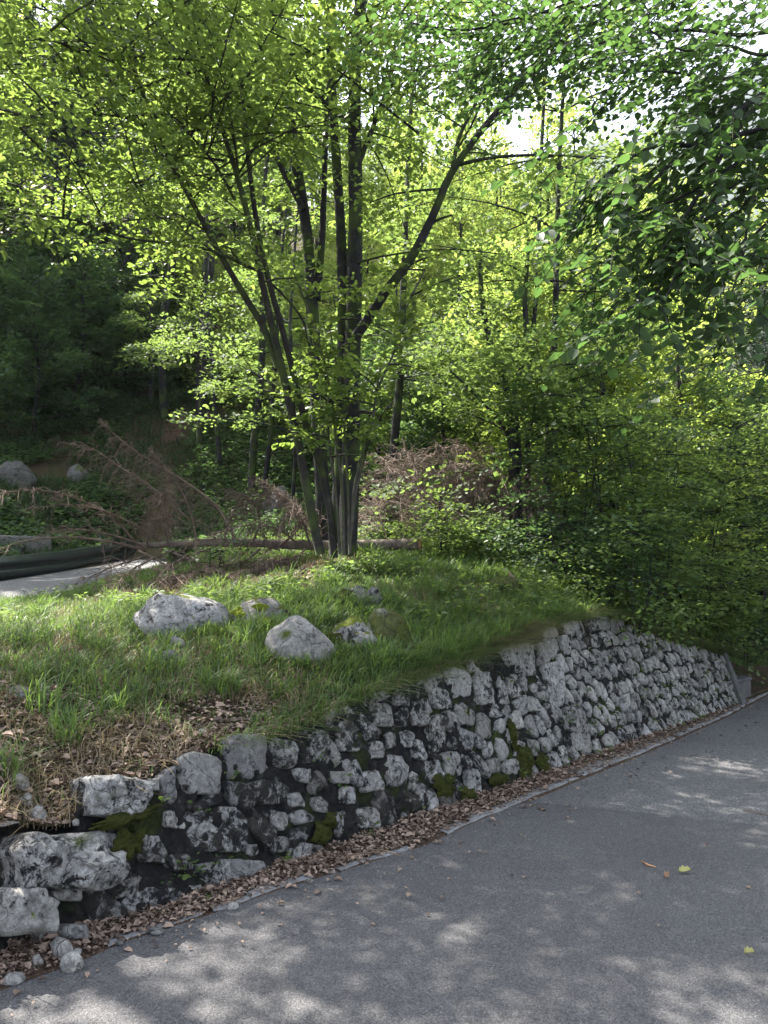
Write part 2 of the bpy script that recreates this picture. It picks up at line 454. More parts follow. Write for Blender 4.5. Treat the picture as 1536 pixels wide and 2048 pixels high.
def soil():
    t = NT('forest_soil'); n = t.noise(3, 5, 0.65); n2 = t.noise(40, 6, 0.75); n3 = t.noise(0.9, 4, 0.6)
    col = t.ramp(n2, [(0.3, (0.03, 0.02, 0.014)), (0.55, (0.085, 0.058, 0.04)), (0.72, (0.2, 0.15, 0.11))])
    gr = t.ramp(t.math('ADD', t.math('MULTIPLY', n, 0.5), t.math('MULTIPLY', n3, 0.5)), [(0.47, 0.0), (0.56, 1.0)])
    col = t.mix(t.math('MULTIPLY', gr, 0.7), col, t.ramp(n2, [(0.3, (0.012, 0.022, 0.006)), (0.7, (0.05, 0.075, 0.02))]))
    return t.finish(col, 1.0, t.bump(n2, 1.0, 0.03), 0.1)
M['soil'] = soil()
def verge():
    t = NT('leafy_verge_soil'); n2 = t.noise(60, 6, 0.75)
    col = t.ramp(n2, [(0.3, (0.025, 0.017, 0.012)), (0.55, (0.09, 0.062, 0.045)), (0.72, (0.24, 0.19, 0.15))])
    return t.finish(col, 1.0, t.bump(n2, 1.0, 0.02), 0.1)
M['verge'] = verge()
rng = np.random.default_rng(11)
# ================================================================== THE SETTING
def grid_mesh(name, X, Y, Z, mat, smooth=True):
    n, m = X.shape
    mb = MB()
    i, j = np.meshgrid(np.arange(n - 1), np.arange(m - 1), indexing='ij')
    f = np.stack([i * m + j, (i + 1) * m + j, (i + 1) * m + j + 1, i * m + j + 1], -1).reshape(-1, 4)
    mb.add(np.stack([X, Y, Z], -1), f)
    return mb.mesh(name, mat, smooth)

def axis(segs):
    out = []
    for a, b, step in segs:
        out.append(np.arange(a, b, step))
    return np.concatenate(out + [[segs[-1][1]]])
sv = axis([(-70, -20, 2.0), (-20, -3, .5), (-3, 11, .07), (11, 20, .3), (20, 130, 2.5)])
tv = axis([(0, 6, .07), (6, 14, .16), (14, 30, .5), (30, 150, 3.0)])
S, T = np.meshgrid(sv, tv, indexing='ij')
hs = np.interp(S, TOP_SH[:, 0], TOP_SH[:, 1])
hs = np.where(S > S_END, hs * np.clip(1 - (S - S_END) / 0.5, 0, 1), hs)
X, Y = xy(S, T + BAT * hs * np.exp(-T / 1.5) + 0.02)
Z = zg(X, Y)
# beyond the wall's far end and far to the left the bank runs out to road level
zr_ = zroad(X, Y) + 0.03
kR = np.clip((S - S_END) / 0.4, 0, 1) * np.exp(-(T / 1.0) ** 2 * 0.5)
kL = np.clip((-3 - S) / 3, 0, 1) * np.exp(-T / 2.0)
k_ = np.maximum(kR, kL)
Z = Z * (1 - k_) + zr_ * k_
ground = obj('ground', grid_mesh('ground', X, Y, Z, M['soil']), kind='structure')

# strip between the wall foot and the asphalt
s2 = axis([(-40, -2, .5), (-2, 12, .05), (12, 60, 1.0)])
u2 = np.r_[-0.3, np.linspace(0, 1, 12)]
S, Uu = np.meshgrid(s2, u2, indexing='ij')
te = edge_t(S)
Tt = te * (1 - Uu) + 0.10 * Uu
Tt = np.where(Uu < 0, te - .05, Tt)
X, Y = xy(S, Tt)
low = Uu < 0
Uu = np.clip(Uu, 0, 1)
bank = np.clip((1.2 - S) / 1.2, 0, 1)
Z = zroad(X, Y) + 0.006 + Uu ** 1.3 * 0.035 + bank * Uu ** 1.5 * 0.07 + vnoise(np.stack([X, Y, X * 0], -1), 5, 3) * 0.025 * Uu
Z = np.where(low, zroad(X, Y) - .012, Z)
verge_o = obj('verge', grid_mesh('verge', X, Y, Z, M['verge']), kind='structure')
def zverge(s, t):
    te = edge_t(s); u = np.clip((t - te) / (0.10 - te), 0, 1)
    x, y = xy(s, t)
    bk = np.clip((1.2 - s) / 1.2, 0, 1)
    return zroad(x, y) + 0.006 + u ** 1.3 * 0.035 + bk * u ** 1.5 * 0.07 + vnoise(np.stack([x, y, x * 0], -1), 5, 3) * 0.025 * u

# road: worn asphalt sheet, a newer patch 4 mm above it
te2 = edge_t(s2)
ragged = vnoise(np.stack([s2, s2 * 0, s2 * 0], -1), 4, 4) * 0.015
tl = np.concatenate([np.linspace(0, -6.0, 14), [-9]])
S, Tq = np.meshgrid(s2, tl, indexing='ij')
Tt = np.where(Tq == 0, (te2 + ragged)[:, None], Tq + te2[:, None] * np.clip(1 + Tq / 6, 0, 1))
X, Y = xy(S, Tt)
Zr = zroad(X, Y)
Zr = np.where(Tq == 0, Zr - 0.004, Zr)
road = obj('road', grid_mesh('road', X, Y, Zr, M['asphalt_old']), kind='structure')
# patch: nearer than the seam that runs from (1055,1603) to (1536,1652) in the photograph
pa, pb = on_road(1052, 1603), on_road(1536, 1652)
seam = (pb - pa) / np.linalg.norm(pb - pa)
far_end = pa + seam * 4.6
lft = [on_road(*p) for p in EDGE_PX if p[0] < 1052]
lft = [on_road(-900, 2420)] + lft
L_ = np.array(lft + [pa])
L_[:, :2] -= NB[None, :2] * 0.012
back = far_end - Dh * 12
bm_v = []
nA = 40
ti = np.linspace(0, 1, nA)
cum = np.r_[0, np.cumsum(np.linalg.norm(np.diff(L_[:, :2], axis=0), axis=1))]; cum /= cum[-1]
Lx = np.stack([np.interp(ti, cum, L_[:, k]) for k in range(3)], -1)
Rx = np.array([back]) * (1 - ti[:, None]) + far_end * ti[:, None]
uu = np.linspace(0, 1, 24)
XX = Lx[:, None] * (1 - uu[None, :, None]) + Rx[:, None] * uu[None, :, None]
wob = vnoise(np.stack([XX[-1, :, 0], XX[-1, :, 1], uu * 0], -1), 3, 3) * 0.03
XX[-1, :, 1] += wob
zz = zroad(XX[..., 0], XX[..., 1]) + 0.004
patch = obj('road_patch', grid_mesh('road_patch', XX[..., 0], XX[..., 1], zz, M['asphalt']), kind='structure')

# concrete edging strip, broken in places
mb = MB()
def strip(s0, s1, wid, lift):
    ss = np.arange(s0, s1, 0.05)
    e = edge_t(ss) + vnoise(np.stack([ss, ss * 0, ss * 0], -1), 6, 3) * 0.012
    w = wid * (1 + 0.35 * vnoise(np.stack([ss, ss * 0 + 3, ss * 0], -1), 5, 3))
    rows = []
    for k, (o, z) in enumerate([(-0.008, -0.01), (0.0, lift), (1.0, lift + 0.006), (1.02, -0.02)]):
        t = e + (w * o if o > 0.5 else o)
        x, y = xy(ss, t)
        rows.append(np.stack([x, y, zroad(x, y) + z + vnoise(np.stack([x, y, x * 0], -1), 12, 2) * 0.004 * (k in (1, 2))], -1))
    V = np.stack(rows, 1); n = len(ss)
    i, j = np.meshgrid(np.arange(n - 1), np.arange(3), indexing='ij')
    f = np.stack([i * 4 + j, i * 4 + j + 1, (i + 1) * 4 + j + 1, (i + 1) * 4 + j], -1).reshape(-1, 4)
    mb.add(V, f)
sA = lambda px: float(np.interp(px, [p[0] for p in EDGE_PX], EDGE_ST[:, 0]))
strip(sA(215), sA(420), 0.035, .012); strip(sA(425), sA(640), 0.05, .012); strip(sA(650), sA(830), 0.03, .01)
strip(sA(890), sA(1160), 0.06, .012); strip(sA(1165), sA(1350), 0.13, .014); strip(sA(1355), sA(1700), 0.10, .014)
kerb = obj('kerb', mb.mesh('kerb', M['concrete'], False), kind='structure')

# ground on the valley side and behind the camera
s3 = np.linspace(-120, 160, 60); t3 = np.array([-7, -8, -10, -14, -25, -60, -160.0])
S, Tt = np.meshgrid(s3, t3, indexing='ij')
X, Y = xy(S, Tt)
Z = zroad(np.clip(X, -30, 30), np.clip(Y, -30, 30)) - 0.02 - np.clip(-7.5 - Tt, 0, 200) * 0.25 + vnoise(np.stack([X, Y, X * 0], -1), .3, 2) * .3 * (Tt < -9)
obj('valley_ground', grid_mesh('valley_ground', X, Y, Z, M['soil']), kind='structure')

# far mountains
def mountain(name, x0, x1, y0, peaks, depth):
    xs = np.linspace(x0, x1, 90); v = np.linspace(0, 1, 24)
    Xm, V = np.meshgrid(xs, v, indexing='ij')
    ridge = np.interp(xs, [p[0] for p in peaks], [p[1] for p in peaks])
    ridge = ridge + vnoise(np.stack([xs, xs * 0, xs * 0], -1), 0.02, 4) * 35
    Ym = y0 + V * depth
    Zm = -20 + (ridge[:, None] + 20) * V ** 0.9 + vnoise(np.stack([Xm, Ym, Xm * 0], -1), 0.03, 4) * 25 * (1 - V * .5)
    return grid_mesh(name, Xm, Ym, Zm, M['mountain'], False)
t = NT('forested_mountain'); nn = t.noise(0.12, 6, 0.7)
t.finish(t.ramp(nn, [(0.35, (0.03, 0.05, 0.035)), (0.6, (0.07, 0.10, 0.06)), (0.75, (0.3, 0.3, 0.3))]), 1.0)
M['mountain'] = t.m
obj('mountain', mountain('mountain', -700, 1500, 560, [(-700, 260), (0, 330), (200, 440), (350, 540), (600, 600), (1500, 400)], 320), kind='structure')

# ------------------------------------------------------------------ upper road with its crash barrier
up = [((-260, 1212), (-260, 1185)), ((0, 1192), (0, 1168)), ((120, 1178), (120, 1150)), ((250, 1150), (250, 1124)), ((330, 1135), (330, 1112))]
near = np.array([P(-500, 1236, 9.2), P(-260, 1212, 9.6), P(0, 1192, 10.1), P(120, 1180, 10.9), P(230, 1156, 11.9), P(330, 1139, 13.4)])
farr = np.array([P(-500, 1206, 10.2), P(-260, 1187, 11.0), P(0, 1169, 12.2), P(120, 1149, 13.8), P(250, 1124, 16.6), P(340, 1112, 19.0)])
uu = np.linspace(0, 1, 5)
XX = near[:, None] * (1 - uu[None, :, None]) + farr[:, None] * uu[None, :, None]
XX[:, :, 2] += 0.05
skirt = XX[:, :1] - (farr - near)[:, None] * 0.25; skirt[:, :, 2] = XX[:, :1, 2] - 0.30
XX = np.concatenate([skirt, XX], 1)
obj('upper_road', grid_mesh('upper_road', XX[..., 0], XX[..., 1], XX[..., 2], M['asphalt_old']), kind='structure')

t = NT('weathered_dark_steel'); nn = t.noise(8, 5, 0.6)
cc = t.ramp(nn, [(0.3, (0.010, 0.015, 0.017)), (0.7, (0.035, 0.043, 0.045))])
M['rail'] = t.finish(cc, 0.38, None, 0.7)
t = NT('beam_post_steel'); M['post'] = t.finish((0.05, 0.055, 0.055), 0.5, None, 0.5)
rail_path = np.array([P(-420, 1162, 10.6), P(-200, 1152, 11.2), P(0, 1139, 12.3), P(120, 1125, 13.9), P(250, 1102, 16.6), P(340, 1091, 19.2), P(450, 1080, 22)])
root = thing('crash_barrier', 'dark corrugated steel crash barrier along the far edge of the upper road', 'crash barrier', tuple(rail_path[1] - [0, 0, .6]))
prof = [(0.0, .205), (.02, .20), (.025, .17), (.07, .13), (.078, .11), (.078, .075), (.0, .05), (-.005, -.005), (.08, -.03), (.088, -.045), (.08, -.12), (.03, -.165), (.025, -.195), (0, -.2)]
tt = np.linspace(0, 1, 30); cum = np.r_[0, np.cumsum(np.linalg.norm(np.diff(rail_path, axis=0), axis=1))]; Ltot = cum[-1]; cum /= Ltot
rp = np.stack([np.interp(tt, cum, rail_path[:, k]) for k in range(3)], -1)
tg = np.gradient(rp, axis=0); tg /= np.linalg.norm(tg, axis=1)[:, None]
nr = np.stack([tg[:, 1], -tg[:, 0], tg[:, 0] * 0], -1)
V = rp[:, None] + nr[:, None] * np.array([p[0] for p in prof])[None, :, None] + np.array([0, 0, 1.])[None, None] * np.array([p[1] for p in prof])[None, :, None]
m = len(prof); n = len(rp); mbx = MB()
i, j = np.meshgrid(np.arange(n - 1), np.arange(m - 1), indexing='ij')
f = np.stack([i * m + j, i * m + j + 1, (i + 1) * m + j + 1, (i + 1) * m + j], -1).reshape(-1, 4)
mbx.add(V, f); V2 = V - nr[:, None] * 0.012; mbx.add(V2, f[:, ::-1])
part('rail_beam', mbx, M['rail'], root, False)
for k in range(2, 30, 4):
    c = rp[k] - nr[k] * 0.05; mbp = MB()
    mbp.tube([c + [0, 0, -.95], c + [0, 0, .16]], [.055, .055], 4)
    part('post', mbp, M['post'], root)

# ================================================================== RETAINING WALL
wall_root = thing('retaining_wall', 'long leaning rubble stone retaining wall with blackened joints between road and grassy bank', 'retaining wall', tuple(wall(2, 0)))
sw = np.arange(-1.3, S_END + 0.001, 0.014); hw = np.linspace(0, 1, 84)
S, V = np.meshgrid(sw, hw, indexing='ij')
Ht = np.interp(S, TOP_SH[:, 0], TOP_SH[:, 1])
ragt = vnoise(np.stack([S * 1.0, S * 0, S * 0], -1), 6, 3) * 0.03
H = -0.22 + (Ht + ragt + 0.22 - 0.015) * V
base = W0 + S[..., None] * D + H[..., None] * U
out = vnoise(base, 8, 4) * 0.045 + vnoise(base, 26, 3) * 0.035 - 0.008
cap = np.clip((V - 0.955) / 0.045, 0, 1)                       # rounded over at the top, into the bank
pos_ = base + WN * (out * (1 - cap))[..., None] + NB * (cap ** 2 * 0.10)[..., None]
back_ = pos_[:, -1:] + NB * 0.35 + np.array([0, 0, -0.05])
pos_ = np.concatenate([pos_, back_], 1)
mbm = MB(); n, m = pos_.shape[:2]
i, j = np.meshgrid(np.arange(n - 1), np.arange(m - 1), indexing='ij')
mbm.add(pos_, np.stack([i * m + j, (i + 1) * m + j, (i + 1) * m + j + 1, i * m + j + 1], -1).reshape(-1, 4))
e = pos_[-1]; eb = e + NB * 0.4
mbm.add(np.concatenate([e, eb]), np.array([[k, k + 1, m + k + 1, m + k] for k in range(m - 1)]))
part('mortar', mbm, M['mortar'], wall_root, True)

# stones read off the photograph: centre x, y, width, height (pixels), thickness (m), sort
HAND = [(490, 1520, 92, 84, .05, 1), (401, 1550, 88, 86, .05, 1), (568, 1508, 60, 66, .04, 0), (333, 1573, 34, 72, .05, 1), (303, 1570, 24, 30, .05, 1),
 (224, 1596, 132, 82, .12, 2), (542, 1584, 80, 46, .035, 0), (432, 1660, 124, 100, .035, 0), (502, 1700, 24, 22, .02, 0), (498, 1735, 88, 34, .03, 1), (505, 1770, 92, 40, .03, 1),
 (318, 1806, 124, 60, .03, 0), (392, 1790, 40, 44, .025, 0), (620, 1712, 74, 52, .03, 0), (130, 1724, 234, 116, .14, 2), (28, 1822, 116, 100, .16, 3), (125, 1790, 60, 26, .05, 2),
 (140, 1862, 60, 30, .06, 3), (300, 1700, 56, 60, .02, 0), (250, 1770, 60, 50, .02, 0), (360, 1725, 60, 34, .02, 0), (350, 1640, 50, 36, .02, 0),
 (637, 1495, 42, 64, .04, 0), (694, 1472, 48, 68, .04, 0), (763, 1430, 42, 48, .04, 0), (737, 1404, 26, 24, .04, 0), (665, 1438, 34, 32, .04, 0), (700, 1425, 26, 28, .03, 0),
 (834, 1428, 30, 52, .035, 0), (880, 1397, 38, 48, .035, 0), (850, 1412, 14, 32, .03, 0), (916, 1368, 42, 54, .035, 0), (792, 1541, 48, 62, .04, 0), (740, 1565, 42, 46, .04, 0),
 (694, 1591, 34, 34, .03, 0), (639, 1609, 34, 34, .03, 0), (678, 1554, 34, 24, .025, 0), (782, 1479, 18, 32, .03, 0), (813, 1479, 23, 36, .035, 0), (838, 1501, 24, 46, .035, 0),
 (873, 1469, 40, 72, .04, 0), (968, 1378, 38, 74, .035, 0), (1002, 1381, 27, 62, .035, 0), (1026, 1371, 27, 50, .035, 0), (968, 1453, 30, 50, .035, 0), (999, 1453, 24, 30, .03, 0),
 (1033, 1440, 24, 38, .03, 0), (903, 1527, 38, 52, .035, 0), (864, 1544, 34, 50, .035, 0), (1046, 1319, 40, 66, .04, 0), (1085, 1308, 28, 48, .04, 0), (945, 1563, 28, 60, .03, 0),
 (828, 1567, 22, 44, .03, 0), (681, 1651, 36, 54, .03, 0), (815, 1645, 28, 38, .03, 0), (841, 1645, 34, 38, .03, 0), (730, 1635, 46, 46, .03, 0), (986, 1534, 26, 32, .03, 0),
 (1020, 1534, 26, 34, .03, 0), (750, 1501, 34, 38, .03, 0), (1105, 1365, 40, 96, .05, 0), (1066, 1408, 28, 34, .03, 0), (605, 1550, 34, 30, .02, 0), (590, 1600, 36, 30, .02, 0),
 (560, 1640, 34, 40, .02, 0), (560, 1690, 40, 34, .02, 0), (1040, 1500, 30, 36, .03, 0), (930, 1428, 40, 50, .025, 0), (945, 1330, 24, 30, .03, 0), (900, 1345, 28, 24, .03, 0),
 (800, 1395, 34, 40, .03, 0), (1140, 1440, 30, 56, .04, 0), (1160, 1480, 36, 60, .04, 0), (1130, 1290, 24, 40, .04, 0), (1228, 1252, 20, 34, .04, 0), (1208, 1246, 16, 30, .04, 0)]
def sh_outline(cx, cy, w, h, r):
    n = 14; a = np.arange(n) / n * 2 * math.pi + r.random() * 0.3
    k = 1 + r.normal(0, 0.11, n)
    e_ = 2.0 / 4.5
    ox = np.sign(np.cos(a)) * np.abs(np.cos(a)) ** e_ * w / 2 * k
    oy = np.sign(np.sin(a)) * np.abs(np.sin(a)) ** e_ * h / 2 * k
    lean = 0.14 if w < 90 else 0.0
    return np.array([wall_sh(cx + x + y * lean, cy + y) for x, y in zip(ox, oy)])
def clip_poly(poly, p, nrm):
    out = []
    for a, b in zip(poly, np.roll(poly, -1, 0)):
        da, db = np.dot(a - p, nrm), np.dot(b - p, nrm)
        if da <= 0: out.append(a)
        if da * db < 0: out.append(a + (b - a) * (da / (da - db)))
    return np.array(out) if len(out) > 2 else None
def resample(poly, n, r, amp):
    c = poly.mean(0)
    seg = np.linalg.norm(np.roll(poly, -1, 0) - poly, axis=1); cum = np.r_[0, np.cumsum(seg)]
    t = (np.arange(n) + r.random()) / n * cum[-1]
    pp = np.vstack([poly, poly[:1]])
    q = np.stack([np.interp(t % cum[-1], cum, pp[:, k]) for k in (0, 1)], -1)
    q = (q * 4 + np.roll(q, 1, 0) * .5 + np.roll(q, -1, 0) * .5) / 5
    return c + (q - c) * (1 + r.normal(0, amp, n))[:, None]
def stone_mesh(outline, thick, rr, rough=1.0, rings=(1.0, 0.98, 0.91, 0.76, 0.42), down=0.05):
    c = outline.mean(0); n = len(outline)
    if np.cross(outline[1] - outline[0], outline[2] - outline[1]) < 0: outline = outline[::-1]
    thick = thick * (.55 if rough < 2 else 1)
    levels = [-down, 0.35 * thick] + [thick * float(np.interp(1 - q_, [0, .09, .24, .6, 1], [.7, .8, .97, 1.0, 1.02])) for q_ in rings[2:]]
    size = np.abs(outline - c).max()
    V = []
    for k, (sc_, lv) in enumerate(zip(rings, levels)):
        q = c + (outline - c) * sc_
        pts = W0 + q[:, :1] * D + q[:, 1:] * U
        if rough > 2 and k: nz0 = (np.abs(vnoise(pts, 7, 3)) - .18) * -.16 + vnoise(pts, 18, 3) * .03
        else: nz0 = 0
        nz = nz0 + vnoise(pts, 9, 3) * 0.020 * rough + vnoise(pts, 32, 2) * 0.011 * rough if k else np.zeros(n)
        tilt_ = (q - c) @ rr
        pts = pts + WN * (lv + nz + tilt_ * (k > 0))[:, None]
        V.append(pts)
    cpt = W0 + c[0] * D + c[1] * U
    V.append((cpt + WN * (thick * 1.02 + float(vnoise(cpt[None], 11, 3)[0]) * 0.03))[None])
    V = np.concatenate(V)
    f4 = []
    R = len(rings)
    for k in range(R - 1):
        for j in range(n):
            f4.append([k * n + j, k * n + (j + 1) % n, (k + 1) * n + (j + 1) % n, (k + 1) * n + j])
    f3 = [[(R - 1) * n + j, (R - 1) * n + (j + 1) % n, R * n] for j in range(n)]
    return V, np.array(f4), np.array(f3)
r = np.random.default_rng(5)
seeds, meta = [], []
for hnd in HAND:
    s_, h_ = wall_sh(hnd[0], hnd[1]); s2_, h2_ = wall_sh(hnd[0] + hnd[2] / 2, hnd[1]); s3_, h3_ = wall_sh(hnd[0], hnd[1] + hnd[3] / 2)
    seeds.append((s_, h_)); meta.append((abs(s2_ - s_), abs(h3_ - h_)))
hand_n = len(seeds)
hs_, hm_ = np.array(seeds), np.array(meta)
s_cut = wall_sh(1040, 1500)[0]
# coursed fill, small stones among the big ones, tighter courses to the far end
row = 0; h_ = 0.02
while h_ < 1.6:
    rh = 0.125 + 0.035 * r.random()
    s_ = -1.1 + r.random() * .1
    while s_ < S_END - 0.03:
        near_k = np.clip((s_cut + .3 - s_) / 1.5, 0, 1)
        wd = (0.09 + 0.10 * r.random()) * (1 + 0.25 * near_k)
        c = np.array([s_ + wd / 2 + r.normal(0, .012), h_ + rh / 2 + r.normal(0, .034)])
        s_ += wd
        if c[1] > htop(c[0]) - 0.035 or c[1] < 0.015: continue
        dd = np.abs(hs_ - c) / (hm_ * .95 + 0.02)
        if (np.max(dd, 1) < 1.0).any(): continue
        seeds.append(tuple(c)); meta.append((wd / 2, rh / 2))
    h_ += rh
seeds = np.array(seeds)
stones = []
for k in range(len(seeds)):
    rr = r.normal(0, .13, 2)
    if k < hand_n:
        hd = HAND[k]
        o_ = sh_outline(*hd[:4], r)
        o_ = resample(o_, 44 if hd[5] >= 2 else 18, r, 0.035 if hd[5] < 2 else .025)
        if hd[5] >= 2:
            g = stone_mesh(o_, hd[4], rr * .5, 2.2, (1.0, 1.0, .97, .9, .8, .67, .52, .36, .18), .12)
        else:
            g = stone_mesh(o_, hd[4], rr, 1.2)
        mat = ['stone_near', 'boulder', 'rock_end', 'boulder_sun_tint'][hd[5]]
        if hd[5] == 0 and hd[0] > 900: mat = 'stone_far'
        stones.append((hd[2] * hd[3], g, mat)); continue
    c = seeds[k]
    wdt, hgt = meta[k]
    poly = c + np.array([[-1, -1], [1, -1], [1, 1], [-1, 1]]) * np.array([wdt * 1.9, hgt * 2.1])
    dd = ((seeds - c) ** 2).sum(1); idx = np.argsort(dd)[1:16]
    for q in idx:
        o = seeds[q]; nrm = o - c; Ln = np.linalg.norm(nrm)
        w_ = 0.5 if q >= hand_n else np.clip(1 - (min(meta[q]) + .012) / Ln, .25, .7)
        poly = clip_poly(poly, c + nrm * w_, nrm / Ln)
        if poly is None: break
    if poly is None: continue
    poly = poly.copy(); cc_ = poly.mean(0)
    poly[:, 1] = np.minimum(poly[:, 1], htop(cc_[0]) - 0.005)
    gap = 0.95 + r.normal(0, .04)
    nk_ = np.clip((s_cut - c[0]) / 1.5, 0, 1)
    poly = cc_ + (poly - cc_) * np.array([np.clip(gap, .8, 1.0) * (.87 + .13 * nk_), np.clip(gap, .8, 1.0)])
    poly[:, 0] -= (poly[:, 1] - cc_[1]) * 0.28
    o_ = resample(poly, 12, r, 0.07)
    pxy = to_px(wall(*cc_))
    ar = np.ptp(o_[:, 0]) * np.ptp(o_[:, 1]) * (F / wall(*cc_)[1]) ** 2
    near_k = np.clip((s_cut - c[0]) / 1.0, 0, 1)
    stones.append((ar, stone_mesh(o_, 0.03 * (1 - .35 * near_k) + r.random() * .018, rr, 1.0, (1.0, 0.95, 0.7), .04), ('stone_far' if r.random() > .12 else 'stone_near') if near_k < .35 + .3 * r.random() else ('stone_black' if r.random() < .62 else 'stone_near')))
stones.sort(key=lambda a: -a[0])
rest = MB()
for k, (a, (V, f4, f3), mat) in enumerate(stones):
    if k < 298:
        mbs = MB(); mbs.add(V, f4)
        mbs.f.setdefault(3, []).append(f3); mbs.r.setdefault(3, []).append(np.full(len(f3), .5, np.float32))
        big = False
        part('stone', mbs, M[mat], wall_root, False)
    else:
        b0 = rest.n; rest.add(V, f4)
        rest.f.setdefault(3, []).append(f3 + b0); rest.r.setdefault(3, []).append(np.full(len(f3), .5, np.float32))
if rest.v: part('small_stones', rest, M['stone_far'], wall_root, False, kind='stuff')
print('stones', len(stones))

# cushions of dark moss on the wall
def cushion(mb_, c, nrm, rx, ry, th, r_, n=44):
    nrm = nrm / np.linalg.norm(nrm)
    a = np.cross(nrm, [0, 0, 1.0]); a /= np.linalg.norm(a) + 1e-9
    b = np.cross(nrm, a)
    th_, rad = np.meshgrid(np.arange(n) / n * 2 * math.pi, np.linspace(0, 1, 14), indexing='ij')
    lobe = 1 + 0.6 * vnoise(np.stack([np.cos(th_) * 1.3 + c[0] * 3, np.sin(th_) * 1.3 + c[1] * 3, th_ * 0], -1), 1.6, 3)
    x = np.cos(th_) * rad * rx * lobe; y = np.sin(th_) * rad * ry * lobe
    z = th * (1 - rad ** 2.2) - 0.01
    p = c + a * x[..., None] + b * y[..., None]
    p = p + nrm * (z + vnoise(p, 26, 4) * th * 1.1)[..., None]
    m_ = 14; i_, j_ = np.meshgrid(np.arange(n), np.arange(m_ - 1), indexing='ij'); i2 = (i_ + 1) % n
    mb_.add(p, np.stack([i_ * m_ + j_, i_ * m_ + j_ + 1, i2 * m_ + j_ + 1, i2 * m_ + j_], -1).reshape(-1, 4))
for (px, py, w, h) in [(886, 1572, 40, 46), (1045, 1520, 46, 60), (986, 1560, 28, 24), (240, 1690, 60, 56), (235, 1640, 120, 26), (660, 1640, 40, 30), (1020, 1470, 16, 60), (1000, 1560, 26, 20),
                       (930, 1590, 34, 26), (640, 1665, 40, 40), (1080, 1525, 26, 40)]:
    s_, h_ = wall_sh(px, py); dpt = wall(s_, h_)[1]
    mbc = MB(); cushion(mbc, wall(s_, h_, .03 if px > 300 else .09), WN, w / F * dpt * .62 * (1.25 if px > 300 else 1.0), h / F * dpt * .5, .035, r)
    part('moss_cushion', mbc, M['darkmoss'], wall_root, True)

# concrete wing at the far end and the low culvert block beside it
def boxmb(pts8):
    mb_ = MB(); mb_.add(pts8, np.array([[0, 1, 2, 3], [7, 6, 5, 4], [0, 4, 5, 1], [1, 5, 6, 2], [2, 6, 7, 3], [3, 7, 4, 0]])); return mb_
def bevel(o, w):
    md = o.modifiers.new('bevel', 'BEVEL'); md.width = w; md.segments = 2
b0 = wall(S_END + .005, -0.15, 0.07); b1 = b0 + Dh * 0.17
tpt = wall_sh(1450, 1291); t0 = wall(S_END + .005, tpt[1], 0.045); t1 = t0 + Dh * 0.10
dpth = NB * 0.35
wing = thing('concrete_wing', 'narrow leaning grey concrete end slab closing the far end of the stone wall', 'end slab', tuple((b0 + b1) / 2 + [0, 0, .12]))
o = part('slab', boxmb([b0, b1, b1 + dpth, b0 + dpth, t0, t1, t1 + dpth, t0 + dpth]), M['concrete_dark'], wing); bevel(o, .012)
q0 = on_road(1472, 1408); q1 = on_road(1503, 1397)
q0[:2] += NB[:2] * 0.02
hh = 45 / F * q0[1]
cul = thing('culvert_block', 'low rough concrete culvert box standing right of the leaning end slab', 'culvert', tuple(q0))
zz = np.array([0, 0, 1.0]); b = NB * 0.5
e0 = q0 - zz * .1; e1 = q1 - zz * .1
o = part('box', boxmb([e0, e1, e1 + b, e0 + b, q0 + zz * (hh - .05), q1 + zz * (hh - .05), q1 + b + zz * (hh - .05), q0 + b + zz * (hh - .05)]), M['concrete_dark'], cul); bevel(o, .015)
c0, c1 = q0 + zz * (hh - .048) - NB * .01, q1 + zz * (hh - .048) - NB * .01 + Dh * .01
o = part('cover_slab', boxmb([c0, c1, c1 + b * 1.1, c0 + b * 1.1, c0 + zz * .05, c1 + zz * .05, c1 + b * 1.1 + zz * .05, c0 + b * 1.1 + zz * .05]), M['concrete_dark'], cul); bevel(o, .01)
# ================================================================== VEGETATION TOOLS
def unit(a): return a / (np.linalg.norm(a, axis=-1, keepdims=True) + 1e-9)
def leaf_quads(mb, pos, d, nrm, ln, w=0.30, full=True, fold=0.07, rnd=None, r=rng):
    """leaves as folded blades: pos/d/nrm (N,3), ln (N,)"""
    d = unit(d); nrm = unit(nrm - (nrm * d).sum(-1, keepdims=True) * d); b = np.cross(nrm, d)
    L = ln[:, None]; n = len(pos)
    if rnd is None: rnd = r.random(n) * 0.75
    if full:
        v = np.stack([pos, pos + d * L * .30 + b * L * w * .95 + nrm * L * fold, pos + d * L * .68 + b * L * w * .8 + nrm * L * fold, pos + d * L - nrm * L * .08,
                      pos + d * L * .68 - b * L * w * .8 + nrm * L * fold, pos + d * L * .30 - b * L * w * .95 + nrm * L * fold], 1)
        i = np.arange(n)[:, None] * 6
        f = np.concatenate([i + np.array([[0, 3, 2, 1]]), i + np.array([[0, 5, 4, 3]])], 1).reshape(-1, 4)
        mb.add(v, f, np.repeat(rnd, 2))
    else:
        v = np.stack([pos, pos + d * L * .48 + b * L * w * 1.1 + nrm * L * fold, pos + d * L, pos + d * L * .48 - b * L * w * 1.1 + nrm * L * fold], 1)
        i = np.arange(n)[:, None] * 4
        f = np.concatenate([i + np.array([[0, 2, 1]]), i + np.array([[0, 3, 2]])], 1).reshape(-1, 3)
        mb.add(v, f, np.repeat(rnd, 2))
